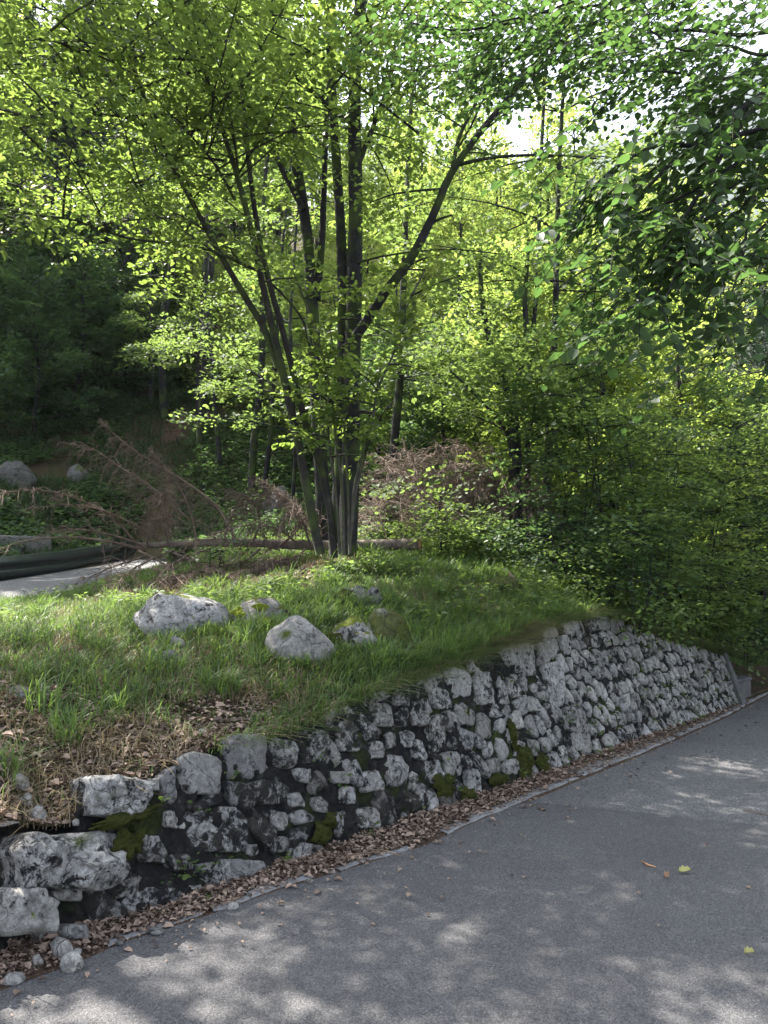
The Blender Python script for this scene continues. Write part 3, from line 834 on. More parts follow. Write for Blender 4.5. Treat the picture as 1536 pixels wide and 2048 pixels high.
def spray_leaves(C, A, N, size, nl, lsize, r, width=.42, scatter=.30):
    """sprays: C centre of the stalk, A axis, N plane normal; returns leaf arrays"""
    m = len(C); A = unit(A); N = unit(N - (N * A).sum(-1, keepdims=True) * A); B = np.cross(N, A)
    k = np.arange(nl); u = (k + .5) / nl
    u = u[None] + r.normal(0, .04, (m, nl)); side = np.where(k % 2 == 0, 1.0, -1.0)[None]
    v = width * np.sqrt(np.clip(1 - (u * 1.0 - .35) ** 2 / .55, 0.02, 1)) * r.random((m, nl)) ** .7 * side
    sz = np.broadcast_to(np.asarray(size, float), (m,))[:, None, None]
    droop = -0.18 * (u ** 2)[..., None] * np.array([0, 0, 1.0])
    p = C[:, None] + sz * (A[:, None] * u[..., None] + B[:, None] * v[..., None] + droop) + r.normal(0, .035, (m, nl, 3)) * sz
    d = A[:, None] * .55 + B[:, None] * (side * .9)[..., None] + r.normal(0, scatter, (m, nl, 3))
    nn = N[:, None] + r.normal(0, scatter, (m, nl, 3))
    ln = lsize * (0.5 + .85 * r.random((m, nl)) ** .8)
    rn = np.clip(r.random((m, 1)) * .55 + r.random((m, nl)) * .35, 0, .95)
    return p.reshape(-1, 3), d.reshape(-1, 3), nn.reshape(-1, 3), ln.reshape(-1), rn.reshape(-1)
def smooth_path(pts, n):
    pts = np.asarray(pts, float)
    if len(pts) < 3:
        t = np.linspace(0, 1, n)[:, None]; return pts[0] * (1 - t) + pts[-1] * t
    c = np.r_[0, np.cumsum(np.linalg.norm(np.diff(pts, axis=0), axis=1))]
    t = np.linspace(0, c[-1], n)
    k = np.clip(np.searchsorted(c, t, 'right') - 1, 0, len(pts) - 2)
    h = (c[k + 1] - c[k]); x = ((t - c[k]) / h)[:, None]; h = h[:, None]
    g = np.gradient(pts, c, axis=0)
    return (2 * x**3 - 3 * x**2 + 1) * pts[k] + (x**3 - 2 * x**2 + x) * h * g[k] + (-2 * x**3 + 3 * x**2) * pts[k + 1] + (x**3 - x**2) * h * g[k + 1]

def make_branch(start, az, el, length, r, droop=.25, n=6, wig=.06):
    t = np.linspace(0, 1, n)[:, None]
    dr = np.array([math.cos(az) * math.cos(el), math.sin(az) * math.cos(el), math.sin(el)])
    p = start + dr * length * t - np.array([0, 0, 1.]) * droop * length * t ** 2
    p[1:] += np.cumsum(r.normal(0, wig * length / n, (n - 1, 3)), 0)
    return p
def leaf_branches(mb, br_list, r, per_m, size, nl, lsize, full, start=.25, tiltn=.35, w=.3, spread=.5, wood=None):
    C, A, N = [], [], []
    for p in br_list:
        L = np.linalg.norm(np.diff(p, axis=0), axis=1).sum(); k = max(2, int(per_m * L))
        u = start + (1 - start) * r.random(k) ** .85
        q = np.stack([np.interp(u, np.linspace(0, 1, len(p)), p[:, j]) for j in range(3)], -1)
        ax = unit(p[-1] - p[0]); sd = np.cross(ax, [0, 0, 1.]); sd /= np.linalg.norm(sd) + 1e-9
        side = r.choice([-1, 1], k)[:, None]
        off = side * sd * (r.random((k, 1)) * spread * L * .38 * (1.15 - u[:, None])) + ax * .0
        a = unit(ax * .7 + side * sd * r.uniform(.2, 1.1, (k, 1)) + r.normal(0, .18, (k, 3)) + np.array([0, 0, -.08]))
        C.append(q + off + r.normal(0, .06, (k, 3)) * np.array([1, 1, 1.2])); A.append(a)
        N.append(np.array([0, 0, 1.]) + r.normal(0, tiltn, (k, 3)))
    C, A, N = map(np.concatenate, (C, A, N))
    p, d, nn, ln, rn = spray_leaves(C, A, N, size * r.uniform(.7, 1.25, len(C)), nl, lsize, r)
    leaf_quads(mb, p, d, nn, ln, w, full, rnd=rn)
    if wood is not None:
        for c, a in zip(C[::2], A[::2]):
            wood.tube([c - a * size * .35, c + a * size * .6], [.0035, .0015], 3, False)
    return len(p)

# ------------------------------------------------------------------ background tree patterns, each built once
def pattern_tree(kind, seed, H, R, base, leafmat, nb, per_m, lsize, nl=14, size=.42, conical=.5, trunk_r=.13, droop=.22, w=.32):
    r = np.random.default_rng(seed)
    root = thing(kind, 'placeholder', 'tree')
    tr = MB()
    n = 10; t = np.linspace(0, 1, n)
    lean = r.normal(0, .035, 2) * H
    path = np.stack([lean[0] * t ** 2 + np.r_[0, np.cumsum(r.normal(0, .05, n - 1))], lean[1] * t ** 2 + np.r_[0, np.cumsum(r.normal(0, .05, n - 1))], t * H * .96 - .3], -1)
    tr.tube(path, trunk_r * (1 - t) ** .8 + .012, 7)
    brs = []
    for k in range(nb):
        h = base + (1 - base) * (k + r.random()) / nb
        st_ = np.array([np.interp(h, t, path[:, j]) for j in range(3)])
        prof = (1 - h) ** conical * min(1, .45 + (h - base) / .25)
        ln = R * prof * r.uniform(.65, 1.15) + .25
        el = math.radians(r.uniform(5, 30) + 35 * h)
        b = make_branch(st_, k * 2.4 + r.normal(0, .4), el, ln, r, droop)
        brs.append(b)
        tr.tube(b, np.linspace(trunk_r * .28 * (1 - h * .6), .006, len(b)), 4, False)
    lm = MB()
    cnt = leaf_branches(lm, brs, r, per_m, size, nl, lsize, False, .18, .4, w)
    part('trunk', tr, M['bark_far'], root, True)
    part('crown', lm, leafmat, root, False, kind='stuff')
    print(kind, 'leaves', cnt)
    return root
def conifer(seed, H, R):
    r = np.random.default_rng(seed)
    root = thing('spruce_tree', 'placeholder', 'tree')
    tr = MB(); tr.tube([[0, 0, -.3], [0.05, 0, H * .5], [0, 0, H]], [.17, .1, .015], 7)
    lm = MB(); C, A, N = [], [], []
    nb = 95
    for k in range(nb):
        h = .36 + .63 * (k + r.random()) / nb
        ln = R * 1.25 * (1 - h) ** .8 * r.uniform(.75, 1.1) + .2; az = k * 2.4 + r.normal(0, .3)
        b = make_branch(np.array([0, 0, h * H]), az, math.radians(5), ln, r, .28, 5, .03)
        tr.tube(b, np.linspace(.022, .005, 5), 3, False)
        kk = int(13 * ln) + 3; u = .1 + .9 * r.random(kk)
        q = np.stack([np.interp(u, np.linspace(0, 1, 5), b[:, j]) for j in range(3)], -1)
        ax = unit(b[-1] - b[0]); sd = np.cross(ax, [0, 0, 1.]); side = r.choice([-1, 1], kk)[:, None]
        C.append(q); A.append(unit(ax * .6 + sd * side * .8 + np.array([0, 0, -.45]) + r.normal(0, .15, (kk, 3)))); N.append(np.array([0, 0, 1.]) + r.normal(0, .3, (kk, 3)))
    C, A, N = map(np.concatenate, (C, A, N))
    p, d, nn, ln, rn = spray_leaves(C, A, N, .45, 12, .13, r, .22, .2)
    leaf_quads(lm, p, d, nn, ln, .10, False, rnd=rn)
    part('trunk', tr, M['bark_far'], root, True); part('crown', lm, M['needle'], root, False, kind='stuff')
    return root
pat = [pattern_tree('broadleaf_tree', 31, 13, 3.4, .16, M['far'], 60, 9, .105),
       pattern_tree('broadleaf_tree', 32, 14, 3.0, .22, M['far'], 60, 9, .105),
       pattern_tree('broadleaf_tree', 33, 12, 3.8, .12, M['far'], 64, 8.5, .105),
       pattern_tree('broadleaf_tree', 34, 15, 3.2, .45, M['beech'], 55, 12, .105)]
und = [pattern_tree('young_tree', 41, 5.2, 2.0, .08, M['far'], 44, 12, .08, size=.34, trunk_r=.05),
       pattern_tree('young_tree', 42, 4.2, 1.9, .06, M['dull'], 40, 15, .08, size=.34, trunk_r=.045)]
con = conifer(51, 15, 2.9)
proto = pat + und + [con]
used = set()
def place(pr, x, y, sc, label, group, rz=None, dz=-.05):
    r_ = random.Random(int(x * 97 + y * 13))
    z = float(zg(np.array([x]), np.array([y]), False)[0]) + dz
    rz = r_.uniform(0, 6.28) if rz is None else rz
    if pr.name not in used:
        used.add(pr.name); pr.location = (x, y, z); pr.rotation_euler = (0, 0, rz); pr.scale = (sc,) * 3; pr['label'] = label; pr['group'] = group
        return pr
    return copy_tree(pr, (x, y, z), rz, sc, label, group)

rb = random.Random(3)
y = 17.0
ntree = 0
while y < 62:
    span = y * 0.62 + 4
    x = -span - 3
    step = 3.1 + (y - 17) * .035
    while x < span + 3:
        xx, yy = x + rb.uniform(-1, 1) * step * .35, y + rb.uniform(-1, 1) * step * .35
        x += step
        if math.hypot(xx + 9, yy - 23.5) < 2.3: continue    # clearing that lets the sun onto the ridge
        if px > -60 and px < 40 and yy < 21: continue
        left = xx < -1.5 - (yy - 17) * .06
        px = 768 + F * xx / yy
        if yy < 22 and 180 < px < 640: continue            # the open, sunlit slope behind the stems
        if yy < 20 and px < 300 : continue
        if yy < 19 and px < 950: continue
        if yy > 24 and px > 1330 and yy > 30: continue      # the gap where the mountain shows
        if left and rb.random() < .6 and px < 420:
            pr, sc = con, rb.uniform(.85, 1.15); lab, grp = 'dark spruce among the shaded trees on the slope at left', 'spruces on the shaded slope'
        elif left:
            pr, sc = rb.choice([pat[3], pat[3], pat[1]]), rb.uniform(.9, 1.2); lab, grp = 'broadleaf tree added beyond the left edge to shade the upper road', 'broadleaf trees on the shaded slope'
        else:
            pr, sc = rb.choice(pat[:3]), rb.uniform(.68, .92) * (.9 if yy < 26 else 1); lab, grp = 'sunlit yellow-green broadleaf tree on the hillside behind', 'sunlit trees on the hillside'
        place(pr, xx, yy, sc, lab, grp); ntree += 1
    y += step * .9
for q in [(-9.6, 15.0), (-12.5, 17.5), (-13.5, 12.5)]: place(pat[3], *q, 1.0, 'broadleaf tree added beyond the left edge to shade the upper road', 'broadleaf trees on the shaded slope')  # trees added out of view to throw shade on the upper road
for px_, Y_, s_ in [(850, 28, .9), (930, 26, .88), (1015, 28, .98), (1100, 27, 1.0), (1180, 28.5, .98), (1265, 27.5, .93), (1345, 28, .85), (1440, 30, .78), (1530, 29, .72)]:
    place(rb.choice(pat[:3]), (px_ - 768) / F * Y_, Y_, s_, 'sunlit yellow-green broadleaf tree on the hillside behind', 'sunlit trees on the hillside')
print('trees', ntree)
for px_, Y_, s_ in [(1420, 17.5, .5), (1490, 16, .48), (1560, 15, .5), (1540, 18.5, .6), (1450, 20, .6), (1610, 17, .55)]:
    place(con, (px_ - 768) / F * Y_, Y_, s_, 'small dark spruce added to deepen the shade at the right edge', 'small spruces at the right edge')  # spruces added to make the right edge darker
# undergrowth of young trees between the stems and the hillside
for (px, Y, sc, k) in [(760, 15, .9, 1), (880, 14.5, .9, 1), (960, 15.5, 1.15, 0), (830, 18, 1.1, 0), (1040, 13.5, 1.0, 0), (1130, 13.2, 1.1, 0), (1230, 13, 1.2, 0), (1330, 13.5, 1.15, 0),
                       (1430, 15, 1.0, 1), (1520, 14, 1.0, 1), (1600, 16, 1.2, 1), (1480, 18, 1.3, 1), (1380, 18, 1.4, 0), (1250, 17, 1.3, 0), (1120, 18, 1.2, 0), (980, 19, 1.2, 0),
                       (700, 19, 1.0, 0), (620, 21, 1.0, 0), (540, 22, 1.1, 0), (470, 24, 1.0, 0), (400, 25, 1.1, 0), (1560, 20, 1.5, 1), (340, 26, 1.0, 0), (240, 27, .9, 1), (120, 27, .9, 1), (20, 26, .9, 1), (60, 21, 1.2, 1), (150, 22.5, 1.3, 1), (240, 24, 1.2, 1), (10, 23.5, 1.4, 1), (100, 24.5, 1.4, 1), (200, 26, 1.5, 1), (290, 25.5, 1.2, 1), (-40, 21, 1.4, 1), (330, 28, 1.5, 1), (180, 28, 1.6, 1), (60, 28, 1.6, 1), (420, 29, 1.4, 0), (500, 26, 1.2, 0), (560, 25, 1.2, 0)]:
    x_ = (px - 768) / F * Y
    if k: lab, grp = 'dull green young tree in the shaded undergrowth', 'young trees in shade'
    else: lab, grp = 'fresh green young tree filling the undergrowth below the hillside', 'young trees below the hillside'
    place(und[k], x_, Y, sc, lab, grp)

# ================================================================== DARK TRUNKS READ OFF THE PHOTOGRAPH
def px_path(pts, Y0, Y1=None, n=14):
    Y1 = Y0 if Y1 is None else Y1
    ys = np.linspace(Y0, Y1, len(pts))
    w_ = np.array([P(p[0], p[1], yy) for p, yy in zip(pts, ys)])
    return smooth_path(w_, n)
def px_tube(mb, pts, Y0, w0, w1, Y1=None, n=16, sides=8, bumpy=.12):
    p = px_path(pts, Y0, Y1, n)
    w = np.linspace(w0, w1, n) / 2 / F * np.linspace(Y0, Y1 or Y0, n)
    mb.tube(p, w, sides, True, bumpy); return p
BG = [([(783, 985), (790, 870), (800, 760), (806, 600), (812, 420)], 13.0, 20, 12, 'dark trunk standing alone right of the big clump of stems'),
      ([(398, 900), (408, 760), (412, 650), (422, 540), (430, 380)], 20, 16, 11, 'dark slim tree at the top of the sunlit grassy ridge'),
      ([(330, 850), (326, 740), (331, 610), (346, 520), (352, 400)], 22, 19, 12, 'thick dark tree where the grassy ridge meets the shade'),
      ([(440, 925), (432, 830), (424, 730), (415, 620), (410, 500)], 19, 11, 8, 'thin dark tree leaning left on the sunlit ridge'),
      ([(300, 830), (303, 720), (300, 600), (296, 460)], 23, 13, 9, 'slim dark tree just left of the thick one on the ridge'),
      ([(185, 795), (196, 690), (212, 600), (245, 540), (275, 460)], 24, 13, 8, 'dark tree leaning right in the deep shade at left'),
      ([(108, 790), (110, 660), (104, 540), (106, 400)], 24, 12, 9, 'straight dark tree in the deep shade near the left edge'),
      ([(236, 790), (238, 680), (236, 560), (238, 420)], 25, 9, 7, 'thin straight tree between two darker ones in the left shade'),
      ([(28, 780), (34, 660), (30, 540), (36, 400)], 23, 13, 9, 'dark tree nearest the left edge of the slope'),
      ([(503, 975), (508, 880), (520, 780), (526, 640), (522, 480)], 17, 16, 11, 'dark tree below the sunlit ridge, left of a twin'),
      ([(528, 975), (540, 880), (548, 760), (556, 640)], 17.6, 12, 8, 'dark thin twin standing just right of a thicker tree below the ridge'),
      ([(585, 1010), (590, 900), (586, 800), (580, 650)], 15, 9, 7, 'thin dark tree close behind the leaning grey stems'),
      ([(1062, 1110), (1056, 980), (1055, 860), (1062, 720), (1075, 560)], 10.6, 14, 9, 'slim dark tree in the middle of three right of the dead brush'),
      ([(1078, 1115), (1090, 1000), (1100, 860), (1106, 740), (1112, 580)], 10.8, 20, 12, 'dark straight tree, rightmost of three beyond the dead brush')]
for pts, Y0, w0, w1, lab in BG:
    mb = MB(); p = px_tube(mb, pts, Y0, w0, w1)
    root = thing('forest_tree', lab, 'tree', tuple(p[0]), 'dark trees in the wood')
    top = p[-1]; r = np.random.default_rng(int(pts[0][0]))
    up = smooth_path([top, top + np.array([.1, .1, 2.]), top + np.array([.3, .2, 4.5])], 6)
    mb.tube(up, np.linspace(w1 / 2 / F * Y0, .02, 6), 6)
    brs = []
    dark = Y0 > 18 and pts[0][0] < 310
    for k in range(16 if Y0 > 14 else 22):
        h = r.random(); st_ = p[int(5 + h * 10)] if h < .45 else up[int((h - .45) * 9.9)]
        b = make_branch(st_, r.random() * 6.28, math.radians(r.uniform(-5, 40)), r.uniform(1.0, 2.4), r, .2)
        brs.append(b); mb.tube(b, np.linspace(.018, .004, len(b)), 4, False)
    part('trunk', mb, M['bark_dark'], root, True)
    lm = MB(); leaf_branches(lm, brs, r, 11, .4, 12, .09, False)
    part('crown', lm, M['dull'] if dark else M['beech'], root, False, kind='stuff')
# the forked tree right of the brush
mb = MB(); p = px_tube(mb, [(1032, 1115), (1030, 980), (1028, 860), (1020, 800)], 10.2, 30, 24, sides=10)
root = thing('forked_tree', 'dark tree forking into two limbs, leftmost of three beyond the dead brush', 'tree', tuple(p[0]))
brs = []
for q, w in [([(1021, 805), (1008, 760), (985, 700), (965, 610), (960, 500)], (17, 8)), ([(1023, 805), (1040, 750), (1052, 690), (1050, 600), (1058, 480)], (15, 8)),
             ([(1028, 930), (1010, 860), (960, 800), (900, 740)], (9, 4)), ([(1015, 770), (985, 765), (940, 735)], (7, 3))]:
    mq = MB(); pp = px_tube(mq, q, 10.2, w[0], w[1]); part('limb', mq, M['bark_dark'], root, True); brs.append(pp)
    r = np.random.default_rng(int(q[0][0] + w[0]))
    for k in range(7):
        brs.append(make_branch(pp[r.integers(5, 15)], r.random() * 6.28, math.radians(r.uniform(0, 40)), r.uniform(.8, 1.8), r, .2))
part('trunk', mb, M['bark_dark'], root, True)
lm = MB(); tw = MB(); leaf_branches(lm, brs, r, 12, .35, 12, .075, False, wood=tw); part('crown', lm, M['beech'], root, False, kind='stuff'); part('twigs', tw, M['bark_mid'], root, kind='stuff')

# ================================================================== THE BIG CLUMP
root_dark = thing('dark_maple', 'tall dark double-trunked tree with a long limb forking up to the right', 'tree', tuple(P(690, 1122, 8.8)))
root_back = thing('dark_tree', 'dark trunk close behind the leaning grey stems, left of the double-trunked tree', 'tree', tuple(P(640, 1100, 9.6)))
root_lean = thing('leaning_maple', 'slender grey-brown stems fanning out to the left from one shared foot', 'tree', tuple(P(655, 1115, 8.4)))
root_pale = thing('sapling_clump', 'thin pale striped sapling stems in front of the dark double trunk', 'tree', tuple(P(695, 1118, 8.3)))
brs_main = []
def stem(root, name, pts, Y0, w0, w1, mat, Y1=None, leaf=True, n=20, sides=10, bump_=.12):
    kq = .8 if mat != 'bark_dark' else .92; w0 *= kq; w1 *= kq
    mb = MB(); p = px_tube(mb, pts, Y0, w0, w1, Y1, n, sides, bump_); part(name, mb, M[mat], root, True)
    return p
A = stem(root_dark, 'trunk', [(692, 1128), (699, 1000), (702, 880), (704, 750), (708, 600), (711, 400), (709, 200), (714, 60), (735, -60), (745, -400), (740, -750)], 8.8, 44, 14, 'bark_dark', n=34)
B = stem(root_dark, 'trunk', [(668, 1122), (678, 1000), (684, 850), (686, 700), (684, 520), (674, 340), (664, 180), (655, 0), (640, -300), (620, -560)], 8.9, 32, 8, 'bark_dark', n=30)
C1 = stem(root_dark, 'limb', [(712, 672), (735, 640), (762, 596), (820, 520), (862, 440), (903, 345), (952, 275), (1005, 210), (1065, 138), (1130, 40), (1200, -120)], 8.7, 24, 6, 'bark_dark', 7.6, n=26)
C2 = stem(root_dark, 'branch', [(904, 340), (920, 270), (945, 220), (965, 172), (985, 110), (1000, 20)], 8.2, 10, 4, 'bark_dark', 8.0)
C3 = stem(root_dark, 'branch', [(908, 332), (960, 319), (1040, 311), (1120, 311), (1192, 317)], 8.2, 9, 4, 'bark_dark', 7.2)
C4 = stem(root_dark, 'branch', [(882, 378), (840, 381), (790, 388), (740, 405)], 8.4, 6, 3, 'bark_dark', 8.0, sides=6)
C5 = stem(root_dark, 'branch', [(857, 452), (875, 440), (905, 430)], 8.4, 8, 4, 'bark_dark', sides=6)
C6 = stem(root_dark, 'branch', [(815, 532), (840, 520), (862, 512)], 8.5, 7, 4, 'bark_dark', sides=6)
C7 = stem(root_dark, 'branch', [(716, 525), (760, 514), (830, 503), (910, 499), (1000, 508)], 8.7, 6, 3, 'bark_mid', 8.0, sides=6)
C8 = stem(root_dark, 'branch', [(708, 250), (660, 215), (600, 160), (540, 110), (470, 60), (430, 40)], 8.7, 14, 5, 'bark_dark', 7.6)
C9 = stem(root_dark, 'branch', [(716, 330), (755, 230), (775, 170), (790, 90), (800, 0)], 8.8, 12, 5, 'bark_dark', 8.6)
Dk = stem(root_back, 'trunk', [(648, 1110), (645, 980), (636, 860), (630, 720), (624, 600), (612, 450), (590, 310), (570, 150), (545, 40), (520, -120), (510, -400)], 9.6, 34, 12, 'bark_dark', n=28)
D2 = stem(root_back, 'limb', [(634, 600), (644, 480), (648, 380), (652, 260), (660, 120), (668, -60)], 9.6, 17, 7, 'bark_dark')
D3 = stem(root_back, 'limb', [(607, 420), (560, 330), (525, 250), (505, 200)], 9.5, 14, 7, 'bark_dark')
E = stem(root_lean, 'trunk', [(668, 1115), (660, 1020), (640, 930), (612, 850), (590, 760), (562, 650), (532, 540), (508, 410), (492, 270), (478, 110), (470, 0), (462, -200)], 8.4, 21, 7, 'bark_mid', 7.6, n=30)
Fs = stem(root_lean, 'trunk', [(640, 1108), (618, 1000), (600, 900), (578, 800), (560, 720), (546, 660), (530, 590), (500, 450), (468, 330), (432, 220), (410, 140), (395, 20), (380, -160)], 8.3, 25, 7, 'bark_mid', 7.2, n=30)
G = stem(root_lean, 'trunk', [(556, 735), (530, 660), (500, 610), (470, 560), (430, 490), (395, 425), (350, 340), (312, 260), (280, 170), (240, 60)], 8.0, 19, 8, 'bark_mid', 7.2, n=22)
Hs = stem(root_lean, 'branch', [(524, 545), (485, 528), (420, 500), (340, 487), (250, 475), (190, 455), (130, 436), (60, 452), (-30, 475)], 7.9, 9, 3, 'bark_mid', 6.6)
Is = stem(root_lean, 'branch', [(452, 322), (410, 316), (370, 311), (330, 330), (290, 365), (262, 395)], 7.8, 7, 3, 'bark_dark', 7.4)
I2 = stem(root_lean, 'branch', [(470, 400), (430, 330), (380, 270), (330, 225)], 7.8, 7, 3, 'bark_dark', 7.0)
I3 = stem(root_lean, 'branch', [(480, 380), (462, 260), (420, 170), (380, 90)], 7.7, 6, 3, 'bark_dark', 7.2)
I4 = stem(root_lean, 'branch', [(536, 560), (575, 600), (605, 640), (618, 690), (640, 760)], 8.0, 7, 4, 'bark_mid', 8.2, sides=6)
I5 = stem(root_lean, 'branch', [(400, 120), (300, 115), (190, 105), (90, 80), (0, 90)], 7.3, 6, 3, 'bark_mid', 5.8)
I6 = stem(root_lean, 'branch', [(300, 250), (220, 230), (120, 240), (40, 255)], 7.3, 7, 3, 'bark_mid', 6.2)
J = [stem(root_pale, 'stem', q, 8.3, w, w2, 'bark_pale', Y1, sides=7) for q, w, w2, Y1 in
     [([(688, 1110), (684, 980), (672, 880), (660, 780), (640, 690), (620, 630), (585, 540)], 9, 4, 8.0),
      ([(700, 1108), (696, 980), (690, 880), (684, 790), (668, 700), (655, 640)], 9, 4, 8.2),
      ([(680, 1108), (672, 990), (660, 900), (654, 820), (650, 740)], 8, 5, 8.2),
      ([(704, 1060), (708, 980), (722, 920), (742, 860), (752, 790), (790, 700), (815, 610), (850, 540)], 9, 4, 8.0),
      ([(700, 1090), (714, 975), (736, 890), (750, 800), (762, 730)], 7, 4, 8.1)]]
r = np.random.default_rng(99)
def dress(root, paths, nbr, lmat, lmin, lmax, per_m, lsize, first=6, kind='crown', forward=0.0, mat='bark_mid', size=.34, extra=[], full=True, nl=14):
    brs = list(extra); tw = MB()
    for p in paths:
        for k in range(nbr):
            i = r.integers(min(first, len(p) - 3), len(p))
            az = r.random() * 6.28
            if forward and r.random() < forward: az = -1.57 + r.normal(0, .7)
            b = make_branch(p[i], az, math.radians(r.uniform(-5, 38)), r.uniform(lmin, lmax), r, .2, 7, .07)
            if b[-1][1] < 3.2: continue
            brs.append(b); tw.tube(b, np.linspace(.013, .003, len(b)), 4, False)
    lm = MB(); cnt = leaf_branches(lm, brs, r, per_m, size, nl, lsize, full, .15, .35, .33, wood=tw)
    part('crown', lm, M[lmat], root, False, kind='stuff'); part('twigs', tw, M[mat], root, False, kind='stuff')
    print(root.name, cnt)
dress(root_dark, [A[18:], B[17:], C1[8:], C2, C9, C8, A[24:]], 9, 'maple', .9, 2.4, 8, .062, 2, extra=[C2, C3, C7, C8[6:], C4], mat='bark_dark')
dress(root_back, [Dk[14:], D2, D3], 10, 'maple', .9, 2.2, 8, .062, 2, mat='bark_dark')
dress(root_lean, [E[14:], Fs[12:], G[4:], G[8:], Hs, Is, I2, I3, I5, I6], 10, 'maple', .7, 2.0, 8, .06, 1, extra=[Hs[5:], Is, I2, I3, I5, I6], forward=.3)
dress(root_pale, J, 5, 'maple', .3, .9, 9, .075, 6, extra=[J[3][8:], J[0][10:]], size=.25)

# tall crowns above the picture's top: the same trees go on upwards and break the sunlight on the road
top_r = np.random.default_rng(17)
for root_, cx, cy in ((root_dark, .1, 8.6), (root_back, -1.6, 9.4), (root_lean, -3.2, 7.4)):
    brs = []
    for k in range(18):
        zc = top_r.uniform(6.8, 11.5)
        brs.append(make_branch(np.array([cx, cy, zc]) + top_r.normal(0, .5, 3), top_r.random() * 6.28, math.radians(top_r.uniform(0, 35)), top_r.uniform(1.2, 3.2), top_r, .2))
    lm = MB(); tw = MB(); leaf_branches(lm, brs, top_r, 8, .38, 12, .095, False)
    for b in brs: tw.tube(b, np.linspace(.02, .005, len(b)), 4, False)
    part('upper_crown', lm, M['maple'], root_, False, kind='stuff'); part('upper_branches', tw, M['bark_dark'], root_, kind='stuff')
# ================================================================== HELPERS ON THE GROUND
def ghit(px, py, dmin=2.6):
    rr = ray(px, py); Ys = np.arange(dmin, 40, .04); pts = CAM + rr * (Ys / rr[1])[:, None]
    z = zg(pts[:, 0], pts[:, 1]); k = np.argmax(pts[:, 2] < z)
    return pts[k]
def boulder_mb(w, d, h, seed, rough=.16, sub=4, flat=.35):
    bm_ = __import__('bmesh').new(); __import__('bmesh').ops.create_icosphere(bm_, subdivisions=sub, radius=1)
    v = np.array([p.co for p in bm_.verts]); f = np.array([[q.index for q in p.verts] for p in bm_.faces]); bm_.free()
    n = vnoise(v + seed * 3.7, .9, 2)[:, None] * rough * 2.4 + vnoise(v + seed * 1.3, 2.4, 3)[:, None] * rough * 1.7
    v = v * (1 + n)
    r_ = np.random.default_rng(seed)
    for _ in range(5):                                   # broken faces
        q = unit(r_.normal(0, 1, 3) * [1, 1, .8]); lim = r_.uniform(.78, .98)
        dd = v @ q; v -= q * (np.clip(dd - lim, 0, 9) * .85)[:, None]
    v += unit(v) * vnoise(v + seed, 8, 3)[:, None] * rough * .5
    v[:, 2] = np.where(v[:, 2] < -flat, -flat + (v[:, 2] + flat) * .3, v[:, 2])
    v = v * np.array([w / 2, d / 2, h / (1 + flat)])
    mb_ = MB(); mb_.add(v, f); return mb_
def put_boulder(px, py, w, h, seed, mat, label, cat='boulder', name='boulder', group=None, rough=.16, sub=4, depth=.8, c=None, rz=0, sink=.18, smooth=False):
    c = ghit(px, py) if c is None else c
    k = c[1] / F
    mb_ = boulder_mb(w * k * 1.05, w * k * depth, h * k * (1.1 + sink), seed, rough, sub)
    me = mb_.mesh(name, M[mat], smooth)
    o = obj(name, me, None, label=label, category=cat)
    if group: o['group'] = group
    o.location = (c[0], c[1] + w * k * depth * .3, c[2] + h * k * (.28 - sink * .3)); o.rotation_euler[2] = rz
    return o
def moss_on(o, px, py, Y, w, h, seed, mat='moss', th=.03):
    mb_ = MB(); p = P(px, py, Y); r_ = np.random.default_rng(seed)
    k = Y / F; nrm = unit(np.array([0.05, -.6, 1.0]))
    cushion(mb_, np.array(p), nrm, w * k / 2, h * k * .9, th, r_)
    me = mb_.mesh('moss_cushion', M[mat], True); me.transform(Matrix.Rotation(-o.rotation_euler[2], 4, 'Z') @ Matrix.Translation(-Vector(o.location)))
    obj('moss_cushion', me, o)

# ================================================================== BOULDERS AND LOOSE STONES
def bY(px, py): return ghit(px, py)[1]
M['rock_shade_tint'] = limestone('mossy_limestone_shade_tinted', 0.35, 0.35, light=(0.16, 0.16, 0.158), mid=(0.075, 0.075, 0.075))  # mossy stone with the shade of the bank painted into its dark tone
b1 = put_boulder(365, 1274, 178, 66, 1, 'boulder_sun_tint', 'long pale boulder with a sunlit top, leftmost of the row in the grass', depth=.7, rough=.14)
b2 = put_boulder(520, 1262, 118, 52, 2, 'boulder_moss', 'grey boulder with bright green moss cushions on top in the grass', rough=.12)
Y2 = b2.location[1] - .12
moss_on(b2, 482, 1222, Y2, 42, 16, 3); moss_on(b2, 540, 1246, Y2 - .15, 44, 20, 4); moss_on(b2, 522, 1212, Y2, 30, 8, 5)
b3 = put_boulder(592, 1330, 140, 78, 13, 'boulder', 'domed bare grey boulder, the nearest of the row in the grass', rough=.09, depth=.9)
b4 = put_boulder(704, 1306, 92, 60, 4, 'boulder_moss', 'grey lichen-covered boulder right of the domed one', rough=.15)
moss_on(b4, 668, 1272, b4.location[1] - .1, 44, 12, 6, 'darkmoss')
put_boulder(330, 1336, 58, 28, 5, 'boulder', 'small low grey stone half sunk in front of the long pale boulder', 'stone', 'rock', sub=3)
put_boulder(348, 1306, 34, 26, 6, 'boulder', 'small rounded stone just behind the low grey stone in the grass', 'stone', 'rock', sub=3)
b7 = put_boulder(775, 1292, 92, 56, 7, 'mossrock', 'mossy hummock of rock in the grass right of the grey boulders', rough=.12)
put_boulder(748, 1216, 34, 34, 8, 'boulder', 'pale upright stone behind the mossy hummock', 'stone', 'rock', sub=3)
b9 = put_boulder(700, 1215, 66, 40, 9, 'mossrock', 'dark mossy stump-like lump left of the pale upright stone', 'stone', 'rock')
